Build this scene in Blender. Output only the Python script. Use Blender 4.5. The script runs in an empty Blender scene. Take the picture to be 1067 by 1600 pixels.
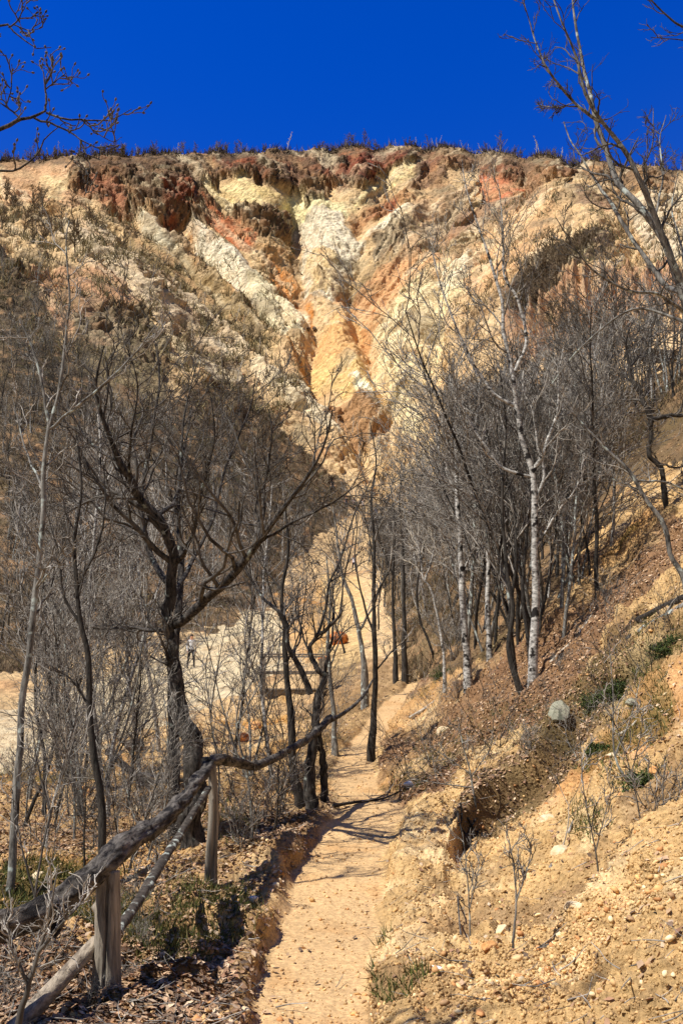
import bpy, math, random
import numpy as np

# ------------------------------------------------------------------ camera, sky, sun
scene = bpy.context.scene
C = scene.collection
PITCH = math.radians(11.5)
FPX = 1537.0                                  # focal length in photo pixels (1067 x 1600)
EYE = 1.6
cam_data = bpy.data.cameras.new('camera')
cam = bpy.data.objects.new('camera', cam_data)
C.objects.link(cam)
cam_data.sensor_fit = 'VERTICAL'
cam_data.sensor_height = 24.0
cam_data.lens = 24.0 * FPX / 1600.0
cam_data.clip_start = 0.05
cam_data.clip_end = 5000
cam.location = (0, 0, EYE)
cam.rotation_euler = (math.radians(90) + PITCH, 0, 0)
scene.camera = cam

SUN = np.array([-0.62, -0.36, 1.0]); SUN = SUN / np.linalg.norm(SUN)
sun_el = math.asin(SUN[2]); sun_az = math.atan2(SUN[0], SUN[1])
world = bpy.data.worlds.new('World')
scene.world = world
world.use_nodes = True
nt = world.node_tree
bgn = nt.nodes['Background']
sky = nt.nodes.new('ShaderNodeTexSky')
sky.sky_type = 'NISHITA'
sky.sun_disc = False
sky.sun_elevation = sun_el
sky.sun_rotation = sun_az
sky.altitude = 700
sky.air_density = 1.0
sky.dust_density = 0.25
sky.ozone_density = 3.0
# the part of the sky away from the sun is deep polarised blue, the part round the sun stays pale
geo = nt.nodes.new('ShaderNodeTexCoord')
dotn = nt.nodes.new('ShaderNodeVectorMath'); dotn.operation = 'DOT_PRODUCT'
dotn.inputs[1].default_value = (0.0, 0.45, 0.89)
nt.links.new(geo.outputs['Generated'], dotn.inputs[0])
mr = nt.nodes.new('ShaderNodeMapRange'); mr.interpolation_type = 'SMOOTHSTEP'
mr.inputs['From Min'].default_value = 0.45; mr.inputs['From Max'].default_value = 0.905
nt.links.new(dotn.outputs['Value'], mr.inputs['Value'])
tint = nt.nodes.new('ShaderNodeMix'); tint.data_type = 'RGBA'; tint.blend_type = 'MULTIPLY'
tint.inputs['B'].default_value = (0.001, 0.78, 2.95, 1)
nt.links.new(mr.outputs['Result'], tint.inputs['Factor'])
nt.links.new(sky.outputs['Color'], tint.inputs['A'])
nt.links.new(tint.outputs['Result'], bgn.inputs['Color'])
bgn.inputs['Strength'].default_value = 0.052

sd = bpy.data.lights.new('sun', 'SUN')
sd.energy = 5.0
sd.angle = math.radians(0.55)
sd.color = (1.0, 0.95, 0.87)
so = bpy.data.objects.new('sun', sd)
C.objects.link(so)
from mathutils import Vector
so.rotation_euler = Vector(SUN).to_track_quat('Z', 'Y').to_euler()
scene.view_settings.view_transform = 'Standard'
scene.view_settings.look = 'None'
scene.view_settings.exposure = 0.33
scene.view_settings.gamma = 1.0
scene.render.resolution_x = 682; scene.render.resolution_y = 1024

# ------------------------------------------------------------------ helpers
rng = np.random.default_rng(7)
random.seed(7)

def srgb(r, g, b):
    f = lambda c: (c / 255.0) / 12.92 if c <= 10 else ((c / 255.0 + 0.055) / 1.055) ** 2.4
    return (f(r), f(g), f(b))

def us_of(px, py):
    """photo pixel -> (x/y, (z-eye)/y) of its line of sight"""
    X = (np.asarray(px, float) - 533.5) / FPX
    Y = (800.0 - np.asarray(py, float)) / FPX
    den = math.cos(PITCH) - Y * math.sin(PITCH)
    return X / den, (math.sin(PITCH) + Y * math.cos(PITCH)) / den

def px_of(u, s):
    den = math.cos(PITCH) + s * math.sin(PITCH)
    return 533.5 + FPX * u / den, 800.0 - FPX * (s * math.cos(PITCH) - math.sin(PITCH)) / den

def P(px, py, d):
    u, s = us_of(px, py)
    return np.array([u * d, d, EYE + s * d])

_tab = np.random.default_rng(99).random((64, 64, 64)).astype(np.float32)
def vnoise(x, y, z=None):
    if z is None: z = np.zeros_like(x)
    xi = np.floor(x).astype(np.int64); yi = np.floor(y).astype(np.int64); zi = np.floor(z).astype(np.int64)
    fx = (x - xi).astype(np.float32); fy = (y - yi).astype(np.float32); fz = (z - zi).astype(np.float32)
    fx = fx * fx * (3 - 2 * fx); fy = fy * fy * (3 - 2 * fy); fz = fz * fz * (3 - 2 * fz)
    x0 = xi & 63; x1 = (xi + 1) & 63; y0 = yi & 63; y1 = (yi + 1) & 63; z0 = zi & 63; z1 = (zi + 1) & 63
    a = _tab[x0, y0, z0] * (1 - fx) + _tab[x1, y0, z0] * fx
    b = _tab[x0, y1, z0] * (1 - fx) + _tab[x1, y1, z0] * fx
    c = _tab[x0, y0, z1] * (1 - fx) + _tab[x1, y0, z1] * fx
    d = _tab[x0, y1, z1] * (1 - fx) + _tab[x1, y1, z1] * fx
    return ((a * (1 - fy) + b * fy) * (1 - fz) + (c * (1 - fy) + d * fy) * fz) * 2 - 1

def fbm(x, y, z=None, octaves=4, gain=0.5, lac=2.03, ridged=False):
    if z is None: z = np.zeros_like(x)
    t = 0; a = 1.0; n = 0
    for k in range(octaves):
        v = vnoise(x + 17.3 * k, y + 5.1 * k, z + 9.7 * k)
        if ridged: v = 1 - 2 * np.abs(v)
        t = t + a * v; n += a
        a *= gain; x = x * lac; y = y * lac; z = z * lac
    return t / n

def worley(x, y, z, seed=0):
    xi = np.floor(x).astype(np.int64); yi = np.floor(y).astype(np.int64); zi = np.floor(z).astype(np.int64)
    f1 = np.full(x.shape, 9., np.float32); f2 = np.full(x.shape, 9., np.float32); cid = np.zeros(x.shape, np.float32)
    for a in (-1, 0, 1):
        for b in (-1, 0, 1):
            for c in (-1, 0, 1):
                X_, Y_, Z_ = xi + a, yi + b, zi + c
                i, j, k = (X_ + seed) & 63, Y_ & 63, Z_ & 63
                r1 = _tab[i, j, k]; r2 = _tab[j, (k + 7) & 63, i]; r3 = _tab[(k + 19) & 63, i, j]
                d = ((X_ + r1 - x) ** 2 + (Y_ + r2 - y) ** 2 + (Z_ + r3 - z) ** 2).astype(np.float32)
                m = d < f1
                f2 = np.where(m, f1, np.minimum(f2, d)); cid = np.where(m, (r1 * 7.13 + r2 * 3.7) % 1.0, cid); f1 = np.where(m, d, f1)
    return np.sqrt(f1), np.sqrt(f2), cid

def sm(a, b, x):
    t = np.clip((x - a) / (b - a), 0, 1)
    return t * t * (3 - 2 * t)

def inpoly(px, py, poly):
    inside = np.zeros(px.shape, bool)
    n = len(poly)
    for i in range(n):
        x0, y0 = poly[i]; x1, y1 = poly[(i + 1) % n]
        if y0 == y1: continue
        c = ((y0 > py) != (y1 > py)) & (px < (x1 - x0) * (py - y0) / (y1 - y0) + x0)
        inside ^= c
    return inside

def new_mesh(name, verts, faces_flat, loop_tot, mat=None, cols=None, smooth=True):
    """verts (n,3); faces_flat int array of vertex indices; loop_tot per-face vertex counts"""
    me = bpy.data.meshes.new(name)
    nv = len(verts); nl = len(faces_flat); nf = len(loop_tot)
    me.vertices.add(nv); me.loops.add(nl); me.polygons.add(nf)
    me.vertices.foreach_set('co', np.ascontiguousarray(verts, dtype=np.float32).ravel())
    me.loops.foreach_set('vertex_index', np.ascontiguousarray(faces_flat, dtype=np.int32))
    ls = np.concatenate([[0], np.cumsum(loop_tot)[:-1]]).astype(np.int32)
    me.polygons.foreach_set('loop_start', ls)
    me.polygons.foreach_set('loop_total', np.asarray(loop_tot, dtype=np.int32))
    me.update(calc_edges=True)
    if smooth: me.polygons.foreach_set('use_smooth', np.ones(nf, bool))
    if cols is not None:
        ca = me.color_attributes.new('soil', 'FLOAT_COLOR', 'POINT')
        c4 = np.ones((nv, 4), np.float32); c4[:, :cols.shape[1]] = cols
        ca.data.foreach_set('color', c4.ravel())
    if mat: me.materials.append(mat)
    return me

def add(name, me, parent=None):
    o = bpy.data.objects.new(name, me); C.objects.link(o)
    if parent: o.parent = parent
    return o

def empty(name, loc=(0, 0, 0)):
    o = bpy.data.objects.new(name, None); C.objects.link(o); o.location = tuple(float(v) for v in loc)
    o.empty_display_size = 0.2
    return o

def tag(o, label=None, cat=None, group=None, kind=None):
    if label: o['label'] = label
    if cat: o['category'] = cat
    if group: o['group'] = group
    if kind: o['kind'] = kind
    return o
# ------------------------------------------------------------------ the lie of the land
# survey points: (photo x, photo y, forward distance in metres)
CP = [
 (480,1600,5.3),(500,1500,6.4),(520,1385,8.2),(560,1310,9.8),(590,1258,11.3),(555,1238,13),(565,1190,15.5),(600,1130,19.5),(640,1080,25),(655,1058,30),
 (400,1500,6.3),(300,1600,5.0),(100,1600,4.7),(165,1590,5),(330,1395,8),(200,1450,7),(0,1480,6.3),(0,1350,9.5),(150,1300,11.5),(450,1290,10.5),
 (290,1230,14),(480,1270,12),(100,1200,18),(0,1180,22),(300,1150,20),(420,1150,22),(520,1160,17.5),(540,1110,24),(440,1080,32),(200,1120,32),
 (60,1130,35),(300,1058,52),(100,1070,50),(0,1080,48),(400,1000,60),(440,960,70),(520,980,52),(560,1020,40),(600,1045,33),
 (540,905,95),(470,925,85),(480,850,105),(520,800,125),(620,812,125),(620,870,100),(645,960,60),(590,960,70),
 (0,1000,55),(100,990,58),(220,990,62),(0,900,65),(150,900,70),(300,900,78),(420,900,86),(0,750,80),(200,780,88),(350,800,98),(450,800,112),
 (0,600,105),(150,600,115),(300,650,125),(400,700,135),(500,760,142),(0,480,140),(100,480,150),(200,520,155),(300,560,165),(0,400,180),(100,400,190),
 (200,430,195),(350,600,165),(450,650,168),
 (560,680,172),(600,680,170),(590,650,180),(500,600,195),(490,510,222),(560,510,222),(650,600,190),(640,700,163),(680,740,148),(700,500,212),
 (750,430,232),(850,350,255),(700,350,262),(560,400,250),(450,450,238),(380,400,250),(300,370,260),(200,360,255),(100,330,248),(0,330,240),
 (300,345,266),(300,250,280),(450,335,276),(450,241,292),(600,300,284),(600,232,298),(750,300,284),(750,236,298),(900,300,276),(900,252,290),
 (1067,330,262),(1067,266,280),(0,300,262),(0,254,280),(150,300,268),(150,244,284),
 (1067,1600,3.9),(900,1600,4.6),(700,1600,5.1),(1067,1400,5.0),(900,1400,6.5),(700,1400,8),(1067,1250,6.5),(900,1250,8.5),(720,1250,11),
 (1067,1100,8.5),(900,1110,11.5),(820,1095,13),(700,1140,15.5),(660,1155,16.5),(1067,960,10.5),(1000,900,13.5),(1067,850,13),(900,900,17),
 (850,950,17.5),(760,1040,16.5),(700,1060,19.5),(1067,700,20),(1000,750,22),(930,780,26),(850,850,27),(760,900,30),(700,950,34),(650,1015,36),
 (1067,620,28),(1000,650,34),(900,700,42),(800,780,48),(720,850,52),(670,900,62),(1067,560,50),(1000,560,65),(900,600,75),(800,650,85),
 (720,740,98),(690,800,88),(1067,500,90),(1000,480,120),(900,490,135),(850,560,110),(1067,430,140),(950,415,170),(870,450,160),(1067,380,200),
 (950,350,230),(800,420,190),(760,520,160),(740,600,140),(720,680,120),
]
RIM = [(0,252,282),(100,245,282),(200,241,281),(300,239,282),(400,238,288),(500,232,294),(600,228,299),(700,230,300),(800,240,295),(900,250,291),(1000,259,284),(1067,266,280)]
RIM = [(x, float(np.interp(x, [r[0] for r in RIM], [r[1] for r in RIM])), float(np.interp(x, [r[0] for r in RIM], [r[2] for r in RIM]))) for x in list(range(0, 1060, 38)) + [1067]]
CP = [c for c in CP if not c[1] < 270] + RIM
CP = CP + [(x, float(np.interp(x, [r[0] for r in RIM], [r[1] for r in RIM])) + 52, float(np.interp(x, [r[0] for r in RIM], [r[2] for r in RIM])) - 11) for x in range(60, 1067, 76)]
us = []
for (px, py, d) in CP:
    u, s = us_of(px, py); us.append((u, d, s))
for (px, py, d) in CP:
    if px == 0:
        u, s = us_of(px, py); us.append((u - 0.28, d, s + 0.03)); us.append((u - 0.75, d, s + 0.12))
    if px == 1067:
        u, s = us_of(px, py); us.append((u + 0.28, d, s + 0.10)); us.append((u + 0.75, d, s + 0.22))
    if py < 270:
        u, s = us_of(px, py); us.append((u, d + 20, s + 0.012)); us.append((u, d * 2.5, s + .03))
for (u, d, z) in [(0, 3.4, 0.02), (0.0, 2.2, 0.0), (0.45, 3, 0.55), (0.8, 3, 1.1), (0.3, 2.2, 0.25), (0.9, 2.2, 0.9), (-0.35, 3, -0.05), (-0.8, 3, -0.15),
                  (-0.5, 2.2, -0.05), (-0.9, 2.2, -0.1), (0, 1.4, -0.02), (0.9, 1.4, 0.6), (-0.9, 1.4, -0.06)]:
    us.append((u, d, (z - EYE) / d))
us = np.array(us)
_sm = np.where((us[:, 1] > 275) & (us[:, 1] < 325), 2e-5, 0.004)
KU = 3.2
_A = np.stack([us[:, 0] * KU, np.log(us[:, 1])], 1)
def _tps(r2):
    return np.where(r2 > 1e-12, 0.5 * r2 * np.log(np.maximum(r2, 1e-12)), 0)
_n = len(_A)
_K = _tps(((_A[:, None] - _A[None]) ** 2).sum(-1)) + np.diag(_sm)
_Pm = np.concatenate([np.ones((_n, 1)), _A], 1)
_M = np.block([[_K, _Pm], [_Pm.T, np.zeros((3, 3))]])
_w = np.linalg.solve(_M, np.concatenate([us[:, 2], np.zeros(3)]))
def s_base(u, d):
    a = np.stack([np.ravel(u) * KU, np.log(np.ravel(d))], 1)
    out = np.empty(len(a))
    for i in range(0, len(a), 60000):
        b = a[i:i + 60000]
        r2 = ((b[:, None] - _A[None]) ** 2).sum(-1)
        out[i:i + 60000] = _tps(r2) @ _w[:_n] + _w[_n] + b @ _w[_n + 1:]
    return out.reshape(np.shape(u))

# footpath: centre line surveyed as photo points, width in metres
PATH = [(472,1700,4.6,.29),(480,1600,5.3,.29),(502,1500,6.4,.33),(522,1385,8.2,.37),(553,1310,9.8,.36),(588,1262,11.3,.36),(556,1236,13.0,.32),(552,1190,15.5,.27),
        (594,1130,19.5,.29),(634,1082,25,.33),(652,1058,30,.33),(640,1030,36,.3)]
_pp = [(-0.25, -3, .45), (-0.22, 1.0, .45), (-0.2, 3.0, .45)]
for (px, py, d, w) in PATH:
    q = P(px, py, d); _pp.append((q[0], q[1], w))
_pp = np.array(_pp)
def path_info(x, y):
    """signed side distance to the path's centre line in half widths"""
    cx = np.interp(y, _pp[:, 1], _pp[:, 0]); w = np.interp(y, _pp[:, 1], _pp[:, 2])
    # soften the polyline
    for dy in (-0.5, 0.5):
        cx = cx + np.interp(y + dy, _pp[:, 1], _pp[:, 0])
    cx = cx / 3
    return cx, w

_pcy = np.linspace(1.4, 60, 400)
_pcz = EYE + s_base(path_info(None, _pcy)[0] / _pcy, _pcy) * _pcy
_ru = np.array([us_of(p[0], p[1])[0] for p in RIM]); _rd = np.array([float(p[2]) for p in RIM])
_tu = np.linspace(-1.4, 1.4, 600); _td = np.interp(_tu, _ru, _rd); _tz = EYE + s_base(_tu, _td) * _td
def z_ground(x, y):
    """smooth height of the land (no small relief)"""
    x = np.asarray(x, float); y = np.asarray(y, float)
    yy = np.maximum(y, 1.4)
    u = x / yy
    z = EYE + s_base(np.clip(u, -1.4, 1.4), yy) * yy
    uc = np.clip(u, -1.4, 1.4); td = np.interp(uc, _tu, _td); over = yy - td
    z = np.where(over > 0, np.interp(uc, _tu, _tz) + 0.9 * (1 - np.exp(-np.maximum(over, 0) / 4.0)) + 0.02 * np.maximum(over, 0), z)   # the plateau above the rim
    cx, w = path_info(x, y)
    zc = np.interp(yy, _pcy, _pcz)
    t = (x - cx) / w
    near = (y < 38)
    k = np.where(near, np.exp(-np.maximum(np.abs(t) - 1.0, 0) ** 2 * 1.6), 0) * sm(34, 25, y)
    z = z * (1 - k) + zc * k
    # cut bank on the uphill side, lip on the downhill side
    z = z + np.where(near, 0.10 * sm(1.05, 1.7, t) * np.exp(-((t - 1.7) / 1.6) ** 2 * (t > 1.7)), 0)
    z = z + np.where(y < 12, (0.11 + 0.05 * np.sin(y * 3.1) + 0.03 * np.sin(y * 7.7)) * sm(-0.92, -1.30, t + 0.12 * np.sin(y * 2.3) + .06 * np.sin(y * 9)) * np.exp(-((t + 1.18) / 2.2) ** 2 * (t < -1.18)), 0) * sm(11.5, 8.5, y)
    z = z - np.where(near, 0.05 * sm(-1.05, -1.8, t) * np.exp(-((t + 1.8) / 1.6) ** 2 * (t < -1.8)), 0)
    return z

def hit(px, py, dmin=3.0, dmax=310.0):
    """where the line of sight through a photo pixel meets the ground"""
    d = np.exp(np.linspace(math.log(dmin), math.log(dmax), 900))
    u, s = us_of(px, py)
    zz = z_ground(u * d, d)
    over = (EYE + s * d) - zz
    idx = np.where(over <= 0)[0]
    if len(idx) == 0: return None
    i = max(idx[0], 1)
    a, b = over[i - 1], over[i]
    t = a / (a - b) if a != b else 0
    dd = d[i - 1] + (d[i] - d[i - 1]) * t
    return np.array([u * dd, dd, EYE + s * dd])

# ---- grid
r_near = np.exp(np.arange(math.log(1.4), math.log(3.6), 0.02))
r_mid = np.concatenate([np.exp(np.arange(math.log(3.6), math.log(15), 0.0026)), np.exp(np.arange(math.log(15), math.log(60), 0.0038))])
r_far = np.exp(np.arange(math.log(60), math.log(150), 0.0030))
r_cliff = np.exp(np.arange(math.log(150), math.log(305), 0.00135))
r_back = np.exp(np.linspace(math.log(306), math.log(1400), 40))
D = np.concatenate([r_near, r_mid, r_far, r_cliff, r_back])
Uc = np.linspace(-0.40, 0.40, 760)
ext = 0.40 + 0.0011 * (np.exp(np.linspace(0, 6.0, 90)) - 1)[1:] * 2.2
Uu = np.concatenate([-ext[::-1], Uc, ext]); Uu = Uu[np.abs(Uu) < 1.35]
UU, DD = np.meshgrid(Uu, D)
X = UU * DD; Y = DD.copy()
Z = z_ground(X, Y)
NR, NC = X.shape
PX, PY = px_of(UU, (Z - EYE) / DD)            # where each bit of ground lies on the survey photograph
# beyond the rim
TOPD = np.interp(np.clip(UU[0], -1.4, 1.4), _tu, _td)[None, :] + 0 * UU
plateau = sm(2, 10, DD - TOPD)
# ---- warp used for ragged soil borders
wx = fbm(X / 9, Y / 9, Z / 9, 4); wy = fbm(X / 9 + 31, Y / 9, Z / 9 + 7, 4)
sc = np.clip(DD / 250, 0.15, 1)
QX = PX + 20 * wx * sc; QY = PY + 15 * wy * sc

def layer(col, c, mask):
    m = mask[..., None] if mask.ndim == 2 else mask
    return col * (1 - m) + np.array(c) * m

A = 0.80
def sc3(r, g, b): 
    q = srgb(r, g, b); return (q[0] * A, q[1] * A, q[2] * A)

n_lo = fbm(X / 22, Y / 22, Z / 14, 4); n_md = fbm(X / 4, Y / 4, Z / 3, 4); n_hi = fbm(X / 0.9, Y / 0.9, Z / 0.9, 3)
col = np.zeros(X.shape + (3,)) + np.array(sc3(222, 188, 138))
rough = np.zeros(X.shape)                      # amount of rock relief
far = sm(120, 160, DD)
col = layer(col, sc3(235, 200, 150), sm(0.0, 0.5, n_lo))
col = layer(col, sc3(180, 125, 80), sm(0.15, 0.6, n_md) * 0.6)
# dark weathered rim on top
rim = far * sm(20, 6, PY - np.interp(PX, [r[0] for r in RIM], [r[1] for r in RIM]) + 10 * n_md)
L = [  # polygon, colour, opacity, roughness
 ([(0,255),(130,245),(180,262),(150,290),(120,340),(90,330),(0,330)], (222,172,128), .7, .5),
 ([(60,280),(100,275),(110,305),(95,325),(70,310)], (240,215,160), .8, .4),
 ([(640,235),(760,240),(900,255),(900,290),(820,300),(740,265),(690,270),(640,285)], (150,125,95), .8, .8),
 ([(120,248),(200,240),(300,243),(340,262),(352,330),(335,372),(300,352),(255,364),(225,344),(195,350),(165,325),(100,300)], (112,82,60), .9, 1.4),
 ([(160,285),(185,290),(200,330),(180,350),(150,330),(120,310)], (178,118,86), .85, 1.0),
 ([(245,300),(300,290),(330,330),(300,350),(255,362)], (165,88,58), .8, 1.2),
 ([(330,240),(440,238),(540,230),(660,233),(655,262),(600,290),(570,306),(540,290),(500,292),(460,302),(425,296),(400,285),(340,272)], (105,74,58), .92, 1.5),
 ([(540,242),(625,240),(632,272),(575,300),(545,285)], (140,66,48), .85, 1.2),
 ([(345,252),(400,246),(410,262),(360,268)], (165,90,60), .7, 1.2),
 ([(500,262),(545,262),(540,300),(505,292)], (150,80,60), .6, 1.2),
 ([(312,272),(345,292),(380,278),(430,330),(408,342),(372,334),(335,322)], (246,222,162), 1, .12),
 ([(385,288),(425,300),(440,325),(420,322)], (236,206,140), 1, .15),
 ([(440,308),(470,296),(482,315),(545,322),(548,345),(490,340),(450,352),(430,335)], (246,232,175), 1, .3),
 ([(465,285),(510,295),(512,325),(480,328)], (130,100,75), .8, 1.3),
 ([(362,330),(455,335),(472,358),(450,385),(405,378),(380,355)], (108,80,62), .9, 1.3),
 ([(330,330),(370,343),(402,376),(395,405),(360,392),(335,362)], (200,112,68), .95, .4),
 ([(400,390),(470,395),(470,440),(495,480),(470,480),(430,440),(395,420)], (206,164,114), .9, .6),
 ([(283,350),(322,358),(350,398),(402,448),(428,490),(405,502),(350,447),(312,402)], (250,236,204), 1, .2),
 ([(212,346),(242,358),(300,403),(364,452),(344,460),(282,415),(235,385)], (246,232,195), 1, .2),
 ([(300,375),(312,402),(350,447),(400,500),(380,500),(330,455),(290,410),(270,385)], (205,150,95), .8, .8),
 ([(405,408),(452,432),(482,480),(497,512),(482,528),(442,482),(420,450)], (214,138,66), .95, .5),
 ([(428,482),(465,474),(490,505),(482,532),(440,532),(424,502)], (250,234,192), 1, .3),
 ([(378,430),(420,455),(432,485),(428,530),(398,500)], (250,236,190), 1, .3),
 ([(460,345),(535,342),(562,378),(548,430),(520,482),(482,470),(472,400)], (240,226,195), .9, .6),
 ([(480,400),(540,410),(530,470),(490,470)], (225,190,130), .8, .7),
 ([(545,332),(570,290),(608,262),(664,253),(645,275),(592,305),(562,328)], (248,222,160), 1, .3),
 ([(548,345),(640,300),(650,330),(590,350),(560,358)], (190,140,95), .9, .8),
 ([(558,388),(600,356),(645,350),(625,368),(578,386)], (250,238,205), 1, .2),
 ([(578,338),(622,324),(622,345),(583,352)], (172,98,70), .95, .9),
 ([(650,255),(700,262),(690,300),(640,300)], (125,85,72), .7, 1.2),
 ([(570,392),(622,364),(648,380),(642,412),(580,422)], (140,122,96), .95, .8),
 ([(640,330),(720,290),(735,375),(665,420),(600,450),(565,470),(575,420),(645,400)], (196,160,122), .9, .35),
 ([(570,420),(640,410),(600,450),(545,490),(540,450)], (160,135,95), .8, .6),
 ([(520,482),(600,444),(680,412),(705,385),(705,440),(640,472),(592,520),(560,505)], (222,168,116), .95, .15),
 ([(493,535),(530,498),(562,508),(584,560),(562,602),(520,590),(488,575)], (230,180,118), 1, .12),
 ([(560,510),(600,530),(600,600),(570,590)], (200,140,85), .8, .9),
 ([(588,540),(640,480),(700,428),(765,398),(745,445),(706,500),(694,560),(664,640),(704,700),(640,695),(602,652),(576,600)], (250,226,172), 1, .25),
 ([(700,640),(760,640),(760,720),(680,760),(640,720)], (228,196,140), .8, .3),
 ([(486,572),(562,590),(604,650),(592,668),(540,642),(488,612)], (238,200,132), 1, .3),
 ([(540,612),(576,636),(596,668),(562,662)], (253,246,210), 1, .2),
 ([(440,560),(486,575),(490,612),(470,600)], (214,150,80), .8, .6),
 ([(400,560),(440,600),(520,650),(560,700),(500,690),(430,640),(380,590)], (226,208,172), .9, .4),
 ([(480,640),(560,650),(620,670),(600,700),(540,690)], (176,132,90), .9, 1.0),
 ([(560,690),(650,690),(680,740),(600,770)], (214,180,130), .8, .8),
 ([(700,430),(760,384),(850,334),(890,320),(905,350),(872,402),(822,442),(740,472)], (238,192,138), .95, .15),
 ([(690,440),(745,425),(740,440),(690,480)], (252,238,200), .9, .2),
 ([(745,264),(812,260),(822,300),(790,332),(756,336),(738,300)], (214,122,84), .9, .5),
 ([(690,340),(760,335),(860,310),(870,330),(780,370),(700,400)], (150,118,96), .8, .4),
 ([(800,270),(900,275),(880,310),(820,330)], (172,128,94), .9, 1.1),
 ([(865,360),(900,300),(1067,275),(1067,425),(900,432)], (230,192,140), .8, .4),
 ([(905,308),(955,318),(965,345),(908,352)], (172,124,100), .9, .2),
 ([(980,300),(1067,290),(1067,420),(1010,400)], (234,220,190), .7, .6),
 ([(640,236),(800,248),(950,266),(1067,274),(1067,300),(960,292),(880,300),(800,286),(700,274)], (134,100,76), .75, 1.15),
 ([(790,460),(860,398),(942,380),(964,405),(900,440),(835,505),(800,530)], (84,68,56), 1, .3),
 ([(790,520),(880,455),(960,430),(1067,430),(1067,600),(1000,640),(900,650),(820,620)], (192,148,112), .95, .8),
 ([(80,350),(160,375),(245,440),(305,500),(385,560),(375,585),(280,545),(200,465),(90,380)], (222,198,162), .9, .3),
 ([(190,380),(262,388),(335,432),(405,515),(440,590),(380,562),(300,488),(230,440)], (158,134,92), .85, .3),
 ([(40,430),(160,425),(225,480),(225,545),(110,545)], (200,152,114), .9, .4),
 ([(280,520),(350,560),(400,640),(420,680),(340,620),(280,560)], (224,205,170), .9, .4),
 ([(110,500),(220,485),(260,560),(265,700),(120,660)], (116,106,80), .85, 1.2),
]
brk = fbm(X / 7 + 44, Y / 7, Z / 7, 5, gain=.6)
for poly, c, op, rg in L:
    xs = [p[0] for p in poly]; ys = [p[1] for p in poly]
    box = (QX > min(xs)) & (QX < max(xs)) & (QY > min(ys)) & (QY < max(ys)) & (DD > 100)
    m = np.zeros(X.shape)
    if box.any():
        bx_, by_ = QX[box], QY[box]; h1 = 9 * n_hi[box]; h2 = 9 * n_md[box]
        m[box] = (inpoly(bx_ + h1, by_ + h2, poly) * 1.0 + inpoly(bx_ + 0.6 * h2 + 3, by_ - h1, poly) + inpoly(bx_ - 3, by_ + 0.5 * h1 - 3, poly)) / 3
        # small blotches of the neighbouring soil come through
        m = m * op * (1 - 0.5 * sm(0.25, 0.6, n_hi)) * ((0.45 if rg < 1 else 0.8) + (0.55 if rg < 1 else 0.2) * sm(-.45, 0.0, brk))
        col = layer(col, sc3(*c), m)
        rough = rough * (1 - m) + rg * m
base_r = (rough == 0)
rough = np.where(base_r, 0.35, rough)
col = layer(col, sc3(126, 104, 80), rim * 0.8)
rough = rough + rim * 0.5
# relief noises
N3 = fbm(X / 13, Y / 13, Z / 13, 5, ridged=True, gain=0.55)
N3b = fbm(X / 4.5 + 9, Y / 4.5, Z / 4.5, 4, gain=0.55)
cracks = fbm(X / 5 + 3, Y / 5, Z / 12, 4, ridged=True)
# dark iron crust in the rough rock, redder between
rk = np.clip(rough - 0.7, 0, 1)
col = layer(col, sc3(62, 50, 42), rk * sm(-0.05, 0.35, N3b) * 0.88)
crk = fbm(X / 3.0 + 60, Y / 3.0, Z / 2.0, 5, ridged=True, gain=.6)
col = layer(col, sc3(96, 78, 62), far * sm(.3, .55, crk) * sm(.0, .4, fbm(X / 16 + 9, Y / 16, Z / 16, 3)) * .45)
col = layer(col, sc3(176, 112, 76), rk * sm(-0.1, -0.5, N3b) * 0.6)
strk = fbm((QX * 0.62 - QY * 0.74) / 9, (QX * 0.74 + QY * 0.62) / 90, Z * 0 + 1, 3) * sm(90, -90, PX - 545) + fbm((QX * 0.66 + QY * 0.72) / 9, (QX * 0.72 - QY * 0.66) / 90, Z * 0 + 6, 3) * sm(-90, 90, PX - 545)
col = layer(col, sc3(244, 222, 180), far * sm(0.12, 0.5, strk) * 0.5)
col = layer(col, sc3(190, 148, 104), far * sm(-0.12, -0.5, strk) * 0.5)
spk = fbm(X / 1.6 + 5, Y / 1.6, Z / 1.6, 3)
col = layer(col, sc3(104, 84, 66), far * sm(0.3, 0.5, spk) * np.clip(rough - .1, 0, .85))
col = layer(col, sc3(206, 122, 66), far * sm(0.4, 0.65, fbm(X / 6 + 50, Y / 6, Z / 6, 4)) * 0.22)
col = layer(col, sc3(150, 140, 112), far * sm(0.3, 0.6, fbm(X / 8 + 80, Y / 8, Z / 8, 4)) * 0.5)
scr = ((PX < 470) & (PY > 330) & (PY < 660)) | ((PX > 640) & (PY > 290) & (PY < 640))
col = layer(col, sc3(136, 118, 92), far * scr * sm(0.0, .4, fbm(X / 11 + 70, Y / 11, Z / 11, 5, gain=.6)) * .6)
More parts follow.
